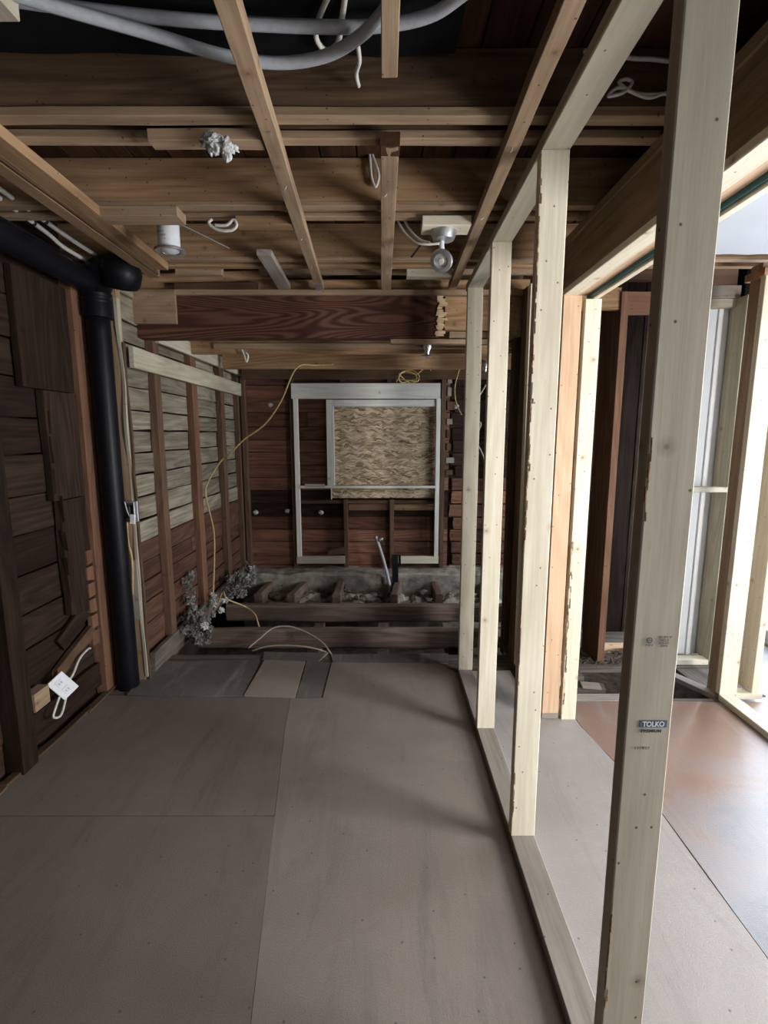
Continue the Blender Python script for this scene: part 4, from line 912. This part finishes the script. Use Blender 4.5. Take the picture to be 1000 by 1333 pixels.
for i in range(260):
    c0 = Vector((R(-0.16, 0.45), R(0.33, 0.55), R(0.0, 0.012))) if i % 3 else Vector((R(-0.16, 0.03), R(0.19, 0.28), R(0.0, 0.012))); a = R(0, 6.28); l = R(.006, .03); d = Vector((math.cos(a), math.sin(a), R(-.2, .2)))*l; e = Vector((-d.y, d.x, 0)).normalized()*R(.003, .008); n = len(bmv)
    t = Vector((0, 0, R(.002, .006)))
    bmv += [tuple(c0-d-e), tuple(c0+d-e*.6), tuple(c0+d+e*.5), tuple(c0-d+e), tuple(c0-d-e+t), tuple(c0+d-e*.6+t), tuple(c0+d+e*.5+t), tuple(c0-d+e+t)]
    bmf += [(n+3, n+2, n+1, n), (n+4, n+5, n+6, n+7), (n, n+1, n+5, n+4), (n+1, n+2, n+6, n+5), (n+2, n+3, n+7, n+6), (n+3, n, n+4, n+7)]
chips = link('chips', mesh('chips', bmv, bmf), 'rubble', cr, Matrix.Translation((1.25, 2.85, -0.008))); chips['kind'] = 'stuff'

# drywall beyond, in a rough frame
dw = thing('drywall_panel', 'bluish white drywall panel set in pale rough frame at right', 'drywall', (2.1, 3.3, 0))
box('panel', (1.70, 2.243), (3.35, 3.363), (0.0, 2.36), 'drywall', dw)
box('cover_bead', (2.135, 2.165), (3.335, 3.349), (0.0, 2.34), 'white_plastic', dw)
box('head_board', (1.70, 2.215), (3.27, 3.345), (2.375, 2.45), 'plate', dw)
box('head_board', (1.70, 2.20), (3.28, 3.345), (2.325, 2.374), 'pale_grey', dw)
bar('side_stud', (2.220, 3.26, 0.02), (2.220, 3.26, 2.374), 0.038, 0.15, 'ledger', dw, up=(0, 1, 0), seg=6, jit=0.002)
box('base_plate', (1.70, 2.20), (3.19, 3.26), (-0.01, 0.028), 'pale', dw)
tag(box('shelf_board', (1.93, 2.199), (3.17, 3.23), (1.172, 1.205), 'pale_grey', None), 'short pale horizontal blocking across the white drywall panel', 'wood block')
box('sheathing_strip', (2.245, 2.29), (3.28, 3.36), (-0.02, 2.62), 'black_paper', dw)

# right partition: corner studs and plates
rp = thing('corner_stud_frame', 'pale stud corner frame with floor plate at far right', 'wall frame', (2.0, 2.6, 0))
box('floor_plate', (1.958, 2.047), (0.3, 2.72), (-0.0015, 0.036), 'pale', rp, c=0.003)
bar('stud', (2.008, 2.734, 0.037), (2.008, 2.734, 2.345), 0.10, 0.038, 'pale', rp, up=(0, 1, 0), seg=6, jit=0.001)
bar('stud', (1.990, 2.80, -0.001), (1.990, 2.80, 2.42), 0.045, 0.088, 'strip', rp, up=(0, 1, 0), seg=6, jit=0.002)
box('floor_plate', (2.065, 2.22), (2.728, 2.80), (-0.0015, 0.036), 'pale', rp, c=0.003)
bar('stud', (2.177, 2.80, 0.037), (2.177, 2.80, 2.345), 0.040, 0.14, 'pale', rp, up=(0, 1, 0), seg=6, jit=0.001)
box('top_plate', (1.95, 2.20), (2.715, 2.86), (2.3455, 2.384), 'aged', rp)
# louvred strip on the far side wall beside the glazed door
lv = thing('louvre_strip', 'narrow pale blue louvred strip glimpsed behind the right studs', 'louvre', (2.62, 3.48, 0.9))
box('stile', (2.60, 2.615), (3.44, 3.46), (0.85, 1.60), 'siding_blue', lv)
box('stile', (2.685, 2.70), (3.44, 3.46), (0.85, 1.60), 'siding_blue', lv)
for k in range(16):
    bar('slat', (2.616, 3.45, 0.875+k*0.045), (2.684, 3.45, 0.875+k*0.045), 0.022, 0.006, 'siding_blue', lv, up=(0, 0.5, 0.86))

# white drywall ceiling over the right-hand room, torn at its far edge
def torn_ceiling():
    pts = [(1.032, YF), (XR-0.002, YF), (XR-0.002, 2.44)]
    n = 40
    for i in range(n+1): pts.append((XR-0.002 - (XR-0.002-1.032)*i/n, 2.44 + 0.02*mnoise.noise((i*0.9, 0, 3)) + R(-.004, .004)))
    return prism('ceiling_drywall', pts, 2.352, 2.366, 'ceil_white', ceiling)
torn_ceiling()
for y in (0.9, 1.5, 2.1): pass
